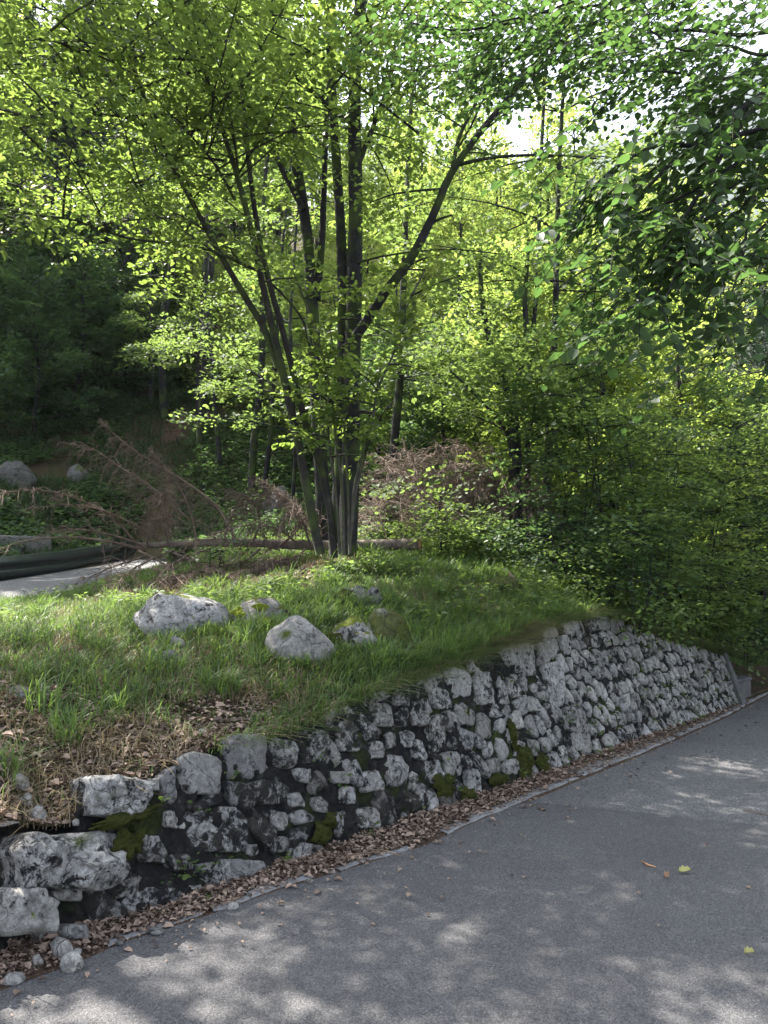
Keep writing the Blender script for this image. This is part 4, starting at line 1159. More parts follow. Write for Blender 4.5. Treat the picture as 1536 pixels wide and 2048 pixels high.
put_boulder(620, 1210, 50, 16, 10, 'mossrock', 'low mossed lump in the grass before the stems', 'stone', 'rock', sub=3)
put_boulder(30, 1396, 50, 18, 11, 'boulder', 'flat grey stone lying in the grass at the left edge', 'stone', 'rock', sub=3)
put_boulder(556, 1040, 62, 50, 12, 'rock_shade_tint', 'rounded grey boulder behind the dead branches left of the stems', depth=.8)
put_boulder(22, 975, 70, 44, 14, 'rock_shade_tint', 'big grey limestone outcrop in the shaded bank at the left edge', depth=.7)
put_boulder(150, 960, 44, 24, 15, 'rock_shade_tint', 'smaller grey outcrop in the shaded bank beyond the crash barrier', depth=.7)
put_boulder(960, 1062, 170, 74, 16, 'boulder', 'pale grey boulder showing through the dead brush', depth=.6, c=P(950, 1050, 13.5))
cw = [P(-260, 1150, 13.2), P(-60, 1135, 13.9), P(104, 1118, 15.0)]; ct = [70, 66, 44]
V8 = []
for q, hpx in zip(cw, ct):
    hh_ = hpx / F * q[1]; V8 += [q + [0, 0, -.4], q + [-.02, .02, hh_], q + [-.25, .5, hh_ + .02], q + [-.25, .5, -.4]]
mbq = MB(); mbq.add(V8, np.array([[k * 4 + a, k * 4 + (a + 1) % 4, k * 4 + 4 + (a + 1) % 4, k * 4 + 4 + a] for k in (0, 1) for a in range(4)] + [[0, 3, 2, 1], [8, 9, 10, 11]]))
M['lowwall'] = limestone('rough_cast_wall', 0.3, 0.1, light=(0.17, 0.165, 0.17), mid=(0.09, 0.088, 0.09))
o = obj('low_wall', mbq.mesh('low_wall', M['lowwall']), None, label='low speckled grey wall behind the crash barrier at the left edge', category='wall'); bevel(o, .04)
RUB = [(34, 1585, 38, 30, 'tilted pale stone with a grass tuft before it, upper left of the broken wall end'), (68, 1640, 44, 20, 'white angular stone on the litter left of the broken wall end'),
       (150, 1556, 22, 12, 'small white stone on the leaf litter above the broken wall end'), (120, 1550, 16, 9, 'tiny white stone left of another on the leaf litter'),
       (47, 1612, 26, 22, 'grey stone leaning behind the white angular one'), (104, 1630, 16, 11, 'little grey stone right of the white angular one'), (150, 1650, 15, 12, 'rounded little stone right above the big broken block'),
       (402, 1474, 20, 12, 'pale little stone in bare soil above the squared wall stones'), (424, 1492, 14, 7, 'pale chip lying on the edge above the squared wall stones'), (1040, 1200, 10, 8, 'small reddish stone below the bark snag')]
for k, (px, py, w, h, lab) in enumerate(RUB):
    put_boulder(px, py, w, h, 30 + k, 'rubble', lab, 'stone', 'rock', 'loose stones', rough=.2, sub=2, sink=.05)
def vhit(px, py):
    p = on_road(px, py, 0.05); s_, t_ = st(p); p[2] = float(zverge(np.array([s_]), np.array([t_]))[0]); return p
for k, (px, py, w, h, lab, mt) in enumerate([(118, 1900, 44, 30, 'white blocky stone on the litter beside the asphalt edge', 'rubble'), (140, 1920, 46, 26, 'white flat-faced stone touching the asphalt edge', 'rubble'),
       (72, 1914, 22, 16, 'round white stone on sunny litter at lower left', 'rubble'), (118, 1876, 20, 9, 'small pinkish stone at the foot of the boulder wall end', 'rubble'), (238, 1870, 16, 9, 'small stone on the dark litter left of the edging strip', 'boulder'),
       (465, 1800, 22, 12, 'pale stone below the cracked wall block', 'rubble'), (310, 1848, 30, 10, 'flat grey stone at the wall foot', 'boulder'), (22, 1944, 40, 14, 'flat white stone at the lower left edge', 'rubble'),
       (150, 1893, 20, 11, 'small stone behind the white blocky pair', 'rubble'), (620, 1748, 14, 8, 'little pale stone below the ragged wall stones', 'rubble')]):
    put_boulder(px, py, w, h, 50 + k, mt, lab, 'stone', 'rock', 'loose stones', rough=.2, sub=2, c=vhit(px, py), sink=.05)

# bark snag on the right of the mound
sn = ghit(1040, 1192)
mb = MB(); mb.tube(smooth_path([sn + [0, 0, -.05], sn + [-.03, .02, .12], sn + [-.11, .05, .25]], 6), [.045, .04, .03, .03, .022, .01], 5, True, .4)
o = obj('bark_snag', mb.mesh('bark_snag', M['deadwood'], False), None, label='splintered reddish bark snag beside a grassy hummock on the right of the mound', category='snag')
put_boulder(1008, 1192, 84, 34, 71, 'mossrock', 'grass-grown hummock left of the bark snag', 'hummock', 'hummock')

# ================================================================== FALLEN DEAD SPRUCES
def dead_branch(mb_, p, w0, r, n_tw, ltw, hang=.5, sub=5):
    n = len(p); mb_.tube(p, np.linspace(w0, .0025, n), 5, False)
    ax = np.gradient(p, axis=0); L = np.linalg.norm(np.diff(p, axis=0), axis=1).sum()
    for k in range(n_tw):
        u = .08 + .91 * r.random() ** .75; x = u * (n - 1); i = int(x); q = p[i] + (p[min(i + 1, n - 1)] - p[i]) * (x - i)
        a = unit(ax[i]); sd = unit(np.cross(a, [0, 0, 1.])) * r.choice([-1, 1])
        ln = ltw * (1.1 - .6 * u) * r.uniform(.25, 1.5)
        d = unit(a * r.uniform(-.1, .9) + sd * r.uniform(.2, .9) + np.array([0, 0, r.uniform(-hang, .35)]))
        e = q + d * ln; mpt = q + d * ln * .5 + np.array([0, 0, .06 * ln]); e = e - np.array([0, 0, hang * .35 * ln])
        tw = np.stack([q, mpt, e]); mb_.tube(tw, [.0045, .0035, .0018], 3, False)
        for j in range(sub):
            v = r.uniform(.15, 1); qq = q + (e - q) * v; dd = unit(d * .6 + r.normal(0, .5, 3) + np.array([0, 0, -hang * .6]))
            mb_.tube(np.stack([qq, qq + dd * ln * .33 * r.uniform(.4, 1.2)]), [.003, .0015], 3, False)
r = np.random.default_rng(77)
l0, l1 = P(285, 1099, 9.8), P(838, 1097, 9.25)
for q in (l0, l1): q[2] = max(q[2] + .05, float(zg(q[0:1], q[1:2])[0]) + .12)
fs = thing('fallen_spruce', 'fallen dead spruce lying behind the stems, bare brown branches arching left', 'fallen tree', tuple(l0))
lp = smooth_path([l0, l0 * .66 + l1 * .34 + [0, 0, .03], l0 * .33 + l1 * .67 + [0, 0, -.01], l1], 26)
mb = MB(); mb.tube(lp, np.linspace(.036, .074, 26), 12, True, .10); part('trunk', mb, M['logbark'], fs, True)
t = NT('sawn_wood'); nn = t.noise(30, 4); M['sawn'] = t.finish(t.ramp(nn, [(0.3, (0.3, 0.15, 0.075)), (0.7, (0.5, 0.29, 0.16))]), .8)
dx = unit(l1 - lp[-4]); mb = MB(); mb.tube(np.stack([l1 + dx * .001, l1 + dx * .03]), [.07, .068], 14); part('sawn_end', mb, M['sawn'], fs)
ARC = [([(292, 1101), (228, 1085), (137, 1075), (45, 1083), (-20, 1105)], 9.8, 8.6, 7, 12), ([(285, 1090), (230, 1072), (182, 1062), (128, 1060), (68, 1074)], 9.8, 9.2, 6, 14),
       ([(278, 1094), (219, 1028), (173, 1005), (114, 985), (46, 980), (-10, 990)], 9.8, 8.8, 6, 24), ([(325, 1084), (255, 1042), (182, 1014), (114, 1010), (59, 1019)], 9.8, 9.0, 6, 20),
       ([(276, 1101), (328, 1128), (355, 1160), (369, 1201)], 9.7, 8.0, 6, 20), ([(346, 1105), (410, 1133), (447, 1160), (465, 1200)], 9.6, 7.9, 6, 24), ([(300, 1110), (228, 1133), (164, 1160)], 9.7, 9.0, 5, 14),
       ([(338, 1094), (325, 1045), (320, 1000), (330, 985)], 9.7, 9.3, 5, 40), ([(470, 1080), (440, 1020), (378, 969), (319, 932), (255, 891), (196, 836)], 9.7, 10.4, 7, 60),
       ([(380, 1040), (296, 969), (237, 932), (182, 896), (114, 884)], 9.8, 10.2, 5, 46), ([(448, 1090), (455, 1050), (474, 1014), (510, 965)], 9.6, 9.4, 5, 18), ([(292, 1095), (296, 1070), (302, 1038)], 9.6, 9.5, 6, 8),
       ([(420, 1098), (380, 1110), (330, 1140), (300, 1180)], 9.5, 8.4, 5, 24), ([(500, 1095), (520, 1040), (500, 1000), (450, 985)], 9.5, 9.2, 5, 40), ([(560, 1092), (600, 1050), (575, 1000), (520, 960)], 9.4, 9.8, 5, 44),
       ([(520, 1098), (480, 1130), (400, 1150), (350, 1185)], 9.4, 8.6, 5, 26), ([(600, 1092), (560, 1060), (500, 1050), (440, 1066)], 9.3, 8.9, 5, 40), ([(620, 1092), (600, 1030), (560, 990), (520, 990)], 9.3, 9.4, 5, 44),
       ([(610, 1098), (590, 1120), (560, 1130), (520, 1150)], 9.2, 8.6, 4, 30), ([(430, 1094), (427, 1060), (424, 1040)], 9.5, 9.4, 6, 5), ([(395, 1094), (380, 1020), (350, 960), (300, 900)], 9.7, 10.2, 5, 44),
       ([(640, 1090), (620, 1040), (590, 1020), (560, 1050)], 9.2, 9.0, 4, 50), ([(560, 1100), (500, 1085), (430, 1078), (370, 1085)], 9.3, 8.8, 4, 30), ([(350, 1100), (300, 1120), (250, 1150), (220, 1190)], 9.6, 8.6, 5, 26)]
for pts, Ya, Yb, w, nt in ARC:
    mb = MB(); p = px_path(pts, Ya, Yb, 12)
    zz_ = zg(p[:, 0], p[:, 1], False) + .02; p[:, 2] = np.maximum(p[:, 2], zz_ + .10)
    dead_branch(mb, p, w / 2 / F * Ya, r, int(nt * 1.9), .36, .5 if nt < 30 else .8)
    part('branch', mb, M['deadtwig'], fs)
# second dead top, thick with fine brown twigs, right of the stems
M['palertwig'] = bark('pale_dead_twig', (0.10, 0.075, 0.062), (0.25, 0.19, 0.155), 0.0)
ds = thing('dead_spruce_top', 'dense heap of fine brown spruce twigs left of the dark trunks at right', 'dead brush', tuple(P(1060, 1092, 10.6)))
tp = smooth_path([P(1068, 1096, 10.3), P(960, 1060, 11.0), P(860, 1020, 11.6), P(760, 1000, 12.2)], 14)
mb = MB(); mb.tube(tp, np.linspace(.06, .015, 14), 8); part('trunk', mb, M['logbark'], ds, True)
for k in range(46):
    if k < 30:
        x0 = r.uniform(830, 1075); a = (x0, r.uniform(1050, 1100)); m1 = (x0 - r.uniform(-25, 60), r.uniform(960, 1020)); e = (m1[0] - r.uniform(30, 160), r.uniform(905, 1000))
        mid2 = ((m1[0] + e[0]) / 2 - 10, min(m1[1], e[1]) - r.uniform(5, 30))
        pts = [a, m1, mid2, e]
    else:
        x0 = r.uniform(715, 900); a = (x0, r.uniform(1060, 1105)); pts = [a, (x0 + r.uniform(-30, 40), r.uniform(1000, 1050)), (x0 + r.uniform(-50, 90), r.uniform(940, 1010))]
    Ya = r.uniform(9.8, 11.4); mb = MB(); p = px_path(pts, Ya, Ya + r.uniform(-.7, 1.0), 9)
    dead_branch(mb, p, r.uniform(.006, .012), r, 44, .42, .6, 6); part('branch', mb, M['palertwig'], ds)

# ================================================================== GRASS
def blades(mb_, x, y, z, h, r, w=.006, bend=.5, bias=(0.0, 0.0), tone=None):
    n = len(x); az = r.random(n) * 6.283; ld = np.stack([np.cos(az) + bias[0], np.sin(az) + bias[1], az * 0], -1)
    k = bend * r.uniform(.3, 1.6, n)[:, None]; wd = np.stack([-np.sin(az), np.cos(az), az * 0], -1) * w * r.uniform(.6, 1.3, n)[:, None]
    b = np.stack([x, y, z], -1); H = h[:, None]; up = np.array([0, 0, 1.])
    def pt(t): return b + up * H * (t - .42 * k * t ** 2.2) + ld * H * k * t ** 1.8
    p0, p1, p2, p3 = b - up * .02, pt(.4), pt(.75), pt(1.0)
    v = np.stack([p0 - wd * .5, p0 + wd * .5, p1 - wd * .55, p1 + wd * .55, p2 - wd * .4, p2 + wd * .4, p3], 1)
    i = np.arange(n)[:, None] * 7; rn = np.clip(r.random(n) * .9, 0, .95) if tone is None else np.clip(tone + r.normal(0, .16, n), 0, .97)
    q = np.concatenate([i + np.array([[0, 1, 3, 2]]), i + np.array([[2, 3, 5, 4]])], 1).reshape(-1, 4)
    base_ = mb_.n; mb_.add(v, q, np.repeat(rn, 2)); mb_.f.setdefault(3, []).append(i + np.array([[4, 5, 6]]) + base_); mb_.r.setdefault(3, []).append(rn)
def scatter(n, s0, s1, t0, t1, r, tp=1.0):
    s = r.uniform(s0, s1, n); t = t0 + (t1 - t0) * r.random(n) ** tp
    off = BAT * np.where(s > S_END, 0, htop(s)) * np.exp(-t / 1.5) + .02
    x, y = xy(s, t + off); return s, t, x, y
def inview(x, y, m=60):
    px = 768 + F * x / np.maximum(y, .5); return (px > -m) & (px < 1536 + m) & (y > 2)
r = np.random.default_rng(21)
s, t_, x, y = scatter(520000, -3.5, 11, 0.0, 9.5, r, 1.15)
px = 768 + F * x / y
nz = vnoise(np.stack([x, y, x * 0], -1), 1.3, 3); nf = vnoise(np.stack([x + 9, y, x * 0], -1), 4.5, 2)
left = np.clip((560 - px) / 300, 0, 1)
bare = left * np.clip(1.15 - t_ / 1.5, 0, 1) * 1.0
dens = .62 + nz * .6 + nf * .55 - bare * 1.0
z0 = zg(x, y)
d_b = np.hypot((px - 430) / 240, (y - 8.9) / 1.1); dens -= np.clip(1.3 - d_b, 0, 1) * 1.6
keep = inview(x, y) & (r.random(len(x)) < np.clip(dens, 0.01, 1)) & (y < 12.5)
# off the upper road
ur = (y > np.interp(px, [-400, 0, 120, 230, 330], [9.4, 10.1, 10.9, 11.9, 13.6])) & (px < 300)
keep &= ~ur
x, y, z0, nz, px, t_ = x[keep], y[keep], z0[keep], nz[keep], px[keep], t_[keep]
h = (.07 + .12 * r.random(len(x)) ** 1.5) * (1 + .5 * nz) * np.interp(y, [3, 6, 8, 10], [.85, 1.0, .85, .6])
mb = MB(); blades(mb, x, y, z0, h, r, .0055, .8, (.25, -.35), .42 + .9 * vnoise(np.stack([x, y, x * 0 + 4], -1), 2.2, 3))
print('grass blades', len(x))
obj('grass', mb.mesh('grass', M['grass']), kind='stuff', label='long soft green grass covering the bank above the wall', category='grass')
# taller tufts and the fringe hanging over the wall head
mb = MB(); mbd = MB()
ss = r.uniform(-1, 9, 300); 
for k in range(420):
    s_, tt_ = r.uniform(-1.5, 9.5), r.random() ** 1.3 * 5.5
    xx, yy = xy(s_, tt_ + BAT * float(htop(s_)) * math.exp(-tt_ / 1.5) + .03); pxx = 768 + F * xx / yy
    if not (-50 < pxx < 1500) or (pxx < 450 and tt_ < .5 and r.random() < .6): continue
    n = 55; rad = .05 + .05 * r.random(); a = r.random(n) * 6.28; q = np.sqrt(r.random(n)) * rad
    X_, Y_ = xx + np.cos(a) * q, yy + np.sin(a) * q
    blades(mb, X_, Y_, zg(X_, Y_), r.uniform(.14, .30) * r.uniform(.6, 1.1, n), r, .0062, .9, (.2, -.3))
for b_ in (b1, b2, b3, b4):
    cx_, cy_ = b_.location[0], b_.location[1]; wx = max(v.co.x for v in b_.data.vertices); wy = max(v.co.y for v in b_.data.vertices)
    for k in range(46):
        a0 = r.uniform(3.0, 6.4); n = 22; a = r.random(n) * 6.28; q = np.sqrt(r.random(n)) * .05
        X_, Y_ = cx_ + math.cos(a0) * wx * 1.02 + np.cos(a) * q, cy_ + math.sin(a0) * wy * 1.02 + np.sin(a) * q
        blades(mb, X_, Y_, zg(X_, Y_), r.uniform(.07, .17) * r.uniform(.6, 1.1, n), r, .0055, .8)
obj('grass_tufts', mb.mesh('grass_tufts', M['grass']), kind='stuff', label='taller arching tufts of green grass among the boulders', category='grass')
for (pa_, pb_, dn) in [(720, 900, 900), (900, 1010, 900), (985, 1075, 2600), (1075, 1230, 1600), (1230, 1450, 3400), (430, 720, 500)]:
    sa, sb = wall_sh(pa_, np.interp(pa_, [q[0] for q in TOP_PX], [q[1] for q in TOP_PX]))[0], wall_sh(pb_, np.interp(pb_, [q[0] for q in TOP_PX], [q[1] for q in TOP_PX]))[0]
    ss = r.uniform(sa, sb, dn); b_ = W0 + ss[:, None] * D + htop(ss)[:, None] * U + NB * r.uniform(-.02, .12, (dn, 1)); b_[:, 2] += r.uniform(-.03, .02, dn)
    half = r.random(dn) < (.6 if pa_ in (985,) else .25)
    for sel, tgt in ((half, mbd), (~half, mb_g := MB() if pa_ == 720 else mb_g)):
        q = b_[sel]; blades(tgt, q[:, 0], q[:, 1], q[:, 2], r.uniform(.06, .17, len(q)), r, .0045, 1.3, (NB[0] * -1.2, NB[1] * -1.2))
obj('grass_fringe', mb_g.mesh('grass_fringe', M['grass']), kind='stuff', label='green grass hanging over the head of the stone wall', category='grass')
s, t_, x, y = scatter(60000, -3, 8, 0, 5.0, r, 1.2); px = 768 + F * x / y
nn_ = vnoise(np.stack([x, y, x * 0], -1), 1.6, 3); k_ = inview(x, y) & (nn_ + .55 * np.clip((700 - px) / 500, 0, 1) > .2); x, y = x[k_], y[k_]
blades(mbd, x, y, zg(x, y), r.uniform(.05, .16, len(x)), r, .004, 1.3)
obj('dry_grass', mbd.mesh('dry_grass', M['drygrass']), kind='stuff', label='straw-coloured dry grass on the bank and wall head', category='grass')
# bank beyond the upper road and the slope under the trees
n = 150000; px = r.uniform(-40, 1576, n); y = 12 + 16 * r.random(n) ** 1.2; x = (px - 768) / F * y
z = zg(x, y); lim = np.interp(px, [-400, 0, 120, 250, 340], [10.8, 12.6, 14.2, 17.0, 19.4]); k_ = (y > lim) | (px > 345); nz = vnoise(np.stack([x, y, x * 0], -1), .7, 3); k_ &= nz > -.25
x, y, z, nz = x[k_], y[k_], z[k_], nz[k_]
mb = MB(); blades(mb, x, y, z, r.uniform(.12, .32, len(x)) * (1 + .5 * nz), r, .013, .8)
obj('bank_grass', mb.mesh('bank_grass', M['grass_shade_tint']), kind='stuff', label='rough grass on the shaded bank beyond the upper road', category='grass')

# broad-leaved herbs: small plants in the grass, and ground cover under the trees
def herbs(name, n, sel, lsize, hgt, mat, label, r, seed_area):
    X_, Y_ = seed_area(n); k = sel(X_, Y_); X_, Y_ = X_[k], Y_[k]; Z_ = zg(X_, Y_)
    m = len(X_); nl = 9; a = r.random((m, nl)) * 6.28; rad = r.uniform(.02, .09, (m, nl)); hh = hgt * r.uniform(.3, 1.2, (m, nl))
    p = np.stack([X_[:, None] + np.cos(a) * rad, Y_[:, None] + np.sin(a) * rad, Z_[:, None] + hh], -1).reshape(-1, 3)
    d = np.stack([np.cos(a), np.sin(a), r.uniform(-.3, .35, (m, nl))], -1).reshape(-1, 3); N_ = np.array([0, 0, 1.]) + r.normal(0, .3, (m * nl, 3))
    mb_ = MB(); leaf_quads(mb_, p, d, N_, lsize * r.uniform(.6, 1.3, m * nl), .36, True, r=r)
    obj(name, mb_.mesh(name, M[mat]), kind='stuff', label=label, category='plants')
r = np.random.default_rng(31)
def area_bank(n):
    s, t_, x, y = scatter(n, -2, 11, 0.05, 6.5, r, .9); return x, y
herbs('herbs', 4200, lambda x, y: inview(x, y) & (y < 12) & (vnoise(np.stack([x, y, x * 0], -1), 1.1, 3) > .08) & (np.hypot((768 + F * x / y - 430) / 300, (y - 8.9) / 1.4) > 1) & ((y > 6.2) | (768 + F * x / y > 640)), .055, .14, 'beech', 'small broad-leaved herbs among the grass on the bank', r, area_bank)
def area_far(n):
    px = r.uniform(-40, 1576, n); y = 11.5 + 20 * r.random(n) ** 1.3; return (px - 768) / F * y, y
def selfar(x, y):
    px = 768 + F * x / y; lim = np.interp(px, [-400, 0, 120, 250, 340], [10.8, 12.8, 14.4, 17.2, 19.6])
    return ((y > lim) | (px > 345)) & (vnoise(np.stack([x, y, x * 0], -1), .5, 3) > -.12)
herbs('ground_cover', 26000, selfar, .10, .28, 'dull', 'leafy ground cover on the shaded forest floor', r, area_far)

# little plants rooted in the wall foot and joints
r = np.random.default_rng(37); mbw = MB()
for k in range(70):
    s_ = r.uniform(0, S_END); h_ = r.random() ** 2.2 * htop(s_) * .9; c_ = wall(s_, h_, .03); m = 9; a = r.random(m) * 6.28
    p = c_ + np.stack([np.cos(a), np.sin(a), np.abs(r.normal(0, 1, m))], -1) * r.uniform(.01, .05, (m, 1)); d = np.stack([np.cos(a), np.sin(a), r.uniform(-.2, .6, m)], -1) + WN * .5
    leaf_quads(mbw, p, d, np.array([0, 0, 1.]) + WN * .5 + r.normal(0, .3, (m, 3)), r.uniform(.015, .04, m), .36, True, r=r)
obj('wall_plants', mbw.mesh('wall_plants', M['beech']), kind='stuff', label='tiny green plants rooted in the joints and foot of the wall', category='plants')

# ================================================================== DEAD LEAVES
def litter(name, n, pts_fn, size, label, tilt=.34):
    x, y, z = pts_fn(n); m = len(x); a = r.random(m) * 6.28
    d = np.stack([np.cos(a), np.sin(a), r.normal(0, tilt * .5, m)], -1); N_ = np.array([0, 0, 1.]) + r.normal(0, tilt, (m, 3))
    p = np.stack([x, y, z + r.uniform(.002, .014, m)], -1)
    mb_ = MB(); leaf_quads(mb_, p, d, N_, size * np.clip(np.exp(r.normal(-.25, .45, m)), .25, 1.9), .30, True, .16, rnd=r.random(m) * .97)
    obj(name, mb_.mesh(name, M['litter']), kind='stuff', label=label, category='dead leaves')
def on_verge(n):
    s = r.uniform(-1.6, 9.5, n); u = r.random(n) ** .9; te = edge_t(s); t_ = te * (1 - u) + .02 * u + .01
    k = inview(*xy(s, t_)) & (r.random(n) < np.clip(1.25 - s / 8, .2, 1)); s, t_ = s[k], t_[k]; x, y = xy(s, t_); return x, y, zverge(s, t_)
litter('verge_litter', 15000, on_verge, .028, 'brown and pale dead leaves piled along the foot of the wall')
def on_bank(n):
    s, t_, x, y = scatter(n, -3, 7, 0, 2.6, r, 1.4); px = 768 + F * x / y
    w_ = np.clip((760 - px) / 400, 0, 1) * np.clip(1.2 - t_ / 2.2, 0, 1) + .12; nz = vnoise(np.stack([x, y, x * 0], -1), 2, 2)
    k = inview(x, y) & (r.random(n) < np.clip(w_ + nz * .3, 0, 1)); x, y = x[k], y[k]; return x, y, zg(x, y)
litter('bank_litter', 40000, on_bank, .036, 'brown dead leaves on the bare soil above the broken wall end')
def on_far(n):
    px = r.uniform(-40, 1000, n); y = 8 + 18 * r.random(n) ** 1.2; x = (px - 768) / F * y; lim = np.interp(px, [-400, 0, 120, 250, 340], [10.8, 12.8, 14.4, 17.2, 19.6])
    k = ((y > lim) | (px > 345)) & (vnoise(np.stack([x, y, x * 0], -1), .6, 2) < .1); x, y = x[k], y[k]; return x, y, zg(x, y)
litter('forest_litter', 22000, on_far, .08, 'brown leaf litter on the forest floor under the trees')
# crumbs of grit and a few leaves on the asphalt
def grit():
    mb_ = MB(); n = 260; s = r.uniform(-2, 9, n); t_ = edge_t(s) - np.abs(r.normal(0, .5, n)) - .01; x, y = xy(s, t_); z = zroad(x, y) + .006; sz = r.uniform(.002, .007, n)
    o4 = np.array([[1, 0, 0], [-.5, .87, 0], [-.5, -.87, 0], [0, 0, 1.3]]); v = np.stack([x, y, z], -1)[:, None] + o4[None] * sz[:, None, None]
    i = np.arange(n)[:, None] * 4; f = np.concatenate([i + np.array([[0, 1, 3]]), i + np.array([[1, 2, 3]]), i + np.array([[2, 0, 3]])], 1).reshape(-1, 3); mb_.add(v, f); return mb_
obj('grit', grit().mesh('grit', M['boulder']), kind='stuff', label='crumbs of pale grit scattered on the asphalt', category='grit')
mbt = MB()
for k in range(190):
    s_ = r.uniform(-1, 9); te_ = float(edge_t(s_)); t__ = te_ * r.uniform(0, 1.05) + .02; x_, y_ = xy(s_, t__); z_ = float(zverge(np.array([s_]), np.array([t__]))[0]) + .012
    a = r.random() * 6.28; L_t = r.uniform(.03, .16); d_ = np.array([math.cos(a), math.sin(a), 0]); p_ = np.array([float(x_), float(y_), z_])
    mbt.tube(np.stack([p_, p_ + d_ * L_t * .5 + [0, 0, .008], p_ + d_ * L_t + r.normal(0, .01, 3) * [1, 1, 0]]), [.002, .0018, .001], 3, False)
obj('fallen_twigs', mbt.mesh('fallen_twigs', M['deadwood']), kind='stuff', label='small dead twigs lying in the leaf litter at the wall foot', category='twigs')
s_l = lambda n: (lambda s, t_: (*xy(s, t_), zroad(*xy(s, t_)) + .006))(*(lambda s: (s, edge_t(s) - np.abs(r.normal(0, .22, len(s))) * r.choice([1, 1, 1, 5], len(s))))(r.uniform(-1, 9, n)))
litter('road_litter', 420, s_l, .028, 'scattered scraps of dead leaf along the asphalt edge', .2)
M['yleaf'] = leaf_mat('yellowing_leaf', (.28, .27, .08), (.36, .34, .12), (.3, .3, .08), .2)
M['bleaf'] = leaf_mat('brown_leaf', (.24, .12, .06), (.3, .17, .09), (.2, .1, .05), .15)
def single_leaf(px, py, ln, mat, lab, az):
    p = on_road(px, py, .012); n = 7; mb_ = MB(); u = np.linspace(0, 1, n); w_ = np.sin(np.pi * u ** .8) * .27
    c = [np.array([x_ * ln, 0, .006 * math.sin(3 * x_)]) for x_ in u]
    v = [q + [0, 0, 0] for q in c] + [q + [0, w_[i] * ln, .012 + .01 * (i % 2)] for i, q in enumerate(c)] + [q + [0, -w_[i] * ln, .006] for i, q in enumerate(c)]
    f = [[i, i + 1, n + i + 1, n + i] for i in range(n - 1)] + [[i + 1, i, 2 * n + i, 2 * n + i + 1] for i in range(n - 1)]
    mb_.add(v, np.array(f)); me = mb_.mesh('fallen_leaf', M[mat], True); o = obj('fallen_leaf', me, None, label=lab, category='leaf'); o.location = p; o.rotation_euler[2] = az
single_leaf(1358, 1745, .075, 'yleaf', 'yellow-green fallen leaf, the larger one on the asphalt at right', .3)
single_leaf(1330, 1757, .05, 'bleaf', 'light brown fallen leaf just left of the yellow-green one', .8)
single_leaf(1488, 1908, .045, 'yleaf', 'small pale leaf on the asphalt near the right edge', .1)
tp_ = smooth_path([on_road(1283, 1722, .008), on_road(1298, 1730, .012), on_road(1311, 1734, .008)], 6)
mb = MB(); mb.tube(tp_, [.003, .004, .0045, .006, .006, .004], 5); obj('twig', mb.mesh('twig', M['sawn']), None, label='short pale broken twig on the asphalt', category='twig')
mb = MB(); mb.tube(smooth_path([on_road(1486, 1620, .008), on_road(1510, 1624, .01), on_road(1540, 1631, .008)], 6), [.003] * 6, 5); obj('twig', mb.mesh('twig', M['deadwood']), None, label='thin dark stick lying on the older asphalt at the right edge', category='twig')
for (a_, b_, lab) in [((670, 1722), (745, 1706), 'long thin dead stick at the edge of the verge below the middle of the wall'), ((735, 1700), (800, 1712), 'crooked dead twig on the verge right of the long thin stick')]:
    p0_, p1_ = on_road(*a_, .05), on_road(*b_, .05); mb = MB(); mb.tube(smooth_path([p0_, (p0_ + p1_) / 2 + [0, 0, .015], p1_], 6), [.004] * 6, 5); obj('twig', mb.mesh('twig', M['deadwood']), None, label=lab, category='twig')

# ================================================================== SHRUBS AND YOUNG BEECHES AT THE RIGHT
def shrub(px, py, Y, H, R, seed, mat, label, name='young_beech', nb=42, per=15, ls=.055, el=(0, 32), nst=3, group=None, bias=0.0, full=False, cat='shrub'):
    r_ = np.random.default_rng(seed); b = P(px, py, Y); b[2] = float(zg(b[0:1], b[1:2])[0]); root = thing(name, label, cat, tuple(b), group)
    mb_ = MB(); brs = []
    for k in range(nst):
        az = r_.random() * 6.28; e = b + np.array([math.cos(az) * R * .35 + bias * .5, math.sin(az) * R * .35, H * r_.uniform(.75, 1.0)])
        p = smooth_path([b + r_.normal(0, .05, 3) * [1, 1, 0] - [0, 0, .05], b * .6 + e * .4 + r_.normal(0, .08, 3), e], 9); mb_.tube(p, np.linspace(.014, .004, 9), 5, False)
        for j in range(nb // nst):
            i = r_.integers(1, 9); hrel = i / 9; br = make_branch(p[i], r_.random() * 6.28, math.radians(r_.uniform(*el)), R * (1.05 - .5 * hrel) * r_.uniform(.5, 1.1), r_, .16)
            br[:, 0] += bias * np.linspace(0, 1, len(br)) * .5
            brs.append(br); mb_.tube(br, np.linspace(.009, .002, len(br)), 4, False)
    lm_ = MB(); leaf_branches(lm_, brs, r_, per, .30, 14, ls, full, .08, .22, .34)
    part('stems', mb_, M['bark_dark'], root, True); part('crown', lm_, M[mat], root, False, kind='stuff')
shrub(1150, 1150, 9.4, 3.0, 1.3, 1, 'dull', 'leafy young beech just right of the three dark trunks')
shrub(1235, 1205, 8.9, 3.4, 1.35, 2, 'beech', 'broad young beech with tiered sprays above the highest part of the wall')
shrub(1315, 1235, 8.7, 2.7, 1.1, 3, 'beech', 'dense young beech leaning over the wall where it starts to drop')
shrub(1385, 1262, 9.4, 3.0, 1.15, 4, 'beech', 'young beech with drooping tips above the low end of the wall', bias=.3)
shrub(1280, 1262, 8.0, .9, .6, 5, 'beech', 'low leafy shrub spilling over the wall head under the young beeches', 'low_shrub', 20, 24, .05)
shrub(1215, 1215, 8.2, 1.0, .7, 6, 'dull', 'low dark shrub at the foot of the young beeches', 'low_shrub', 20, 22, .05)
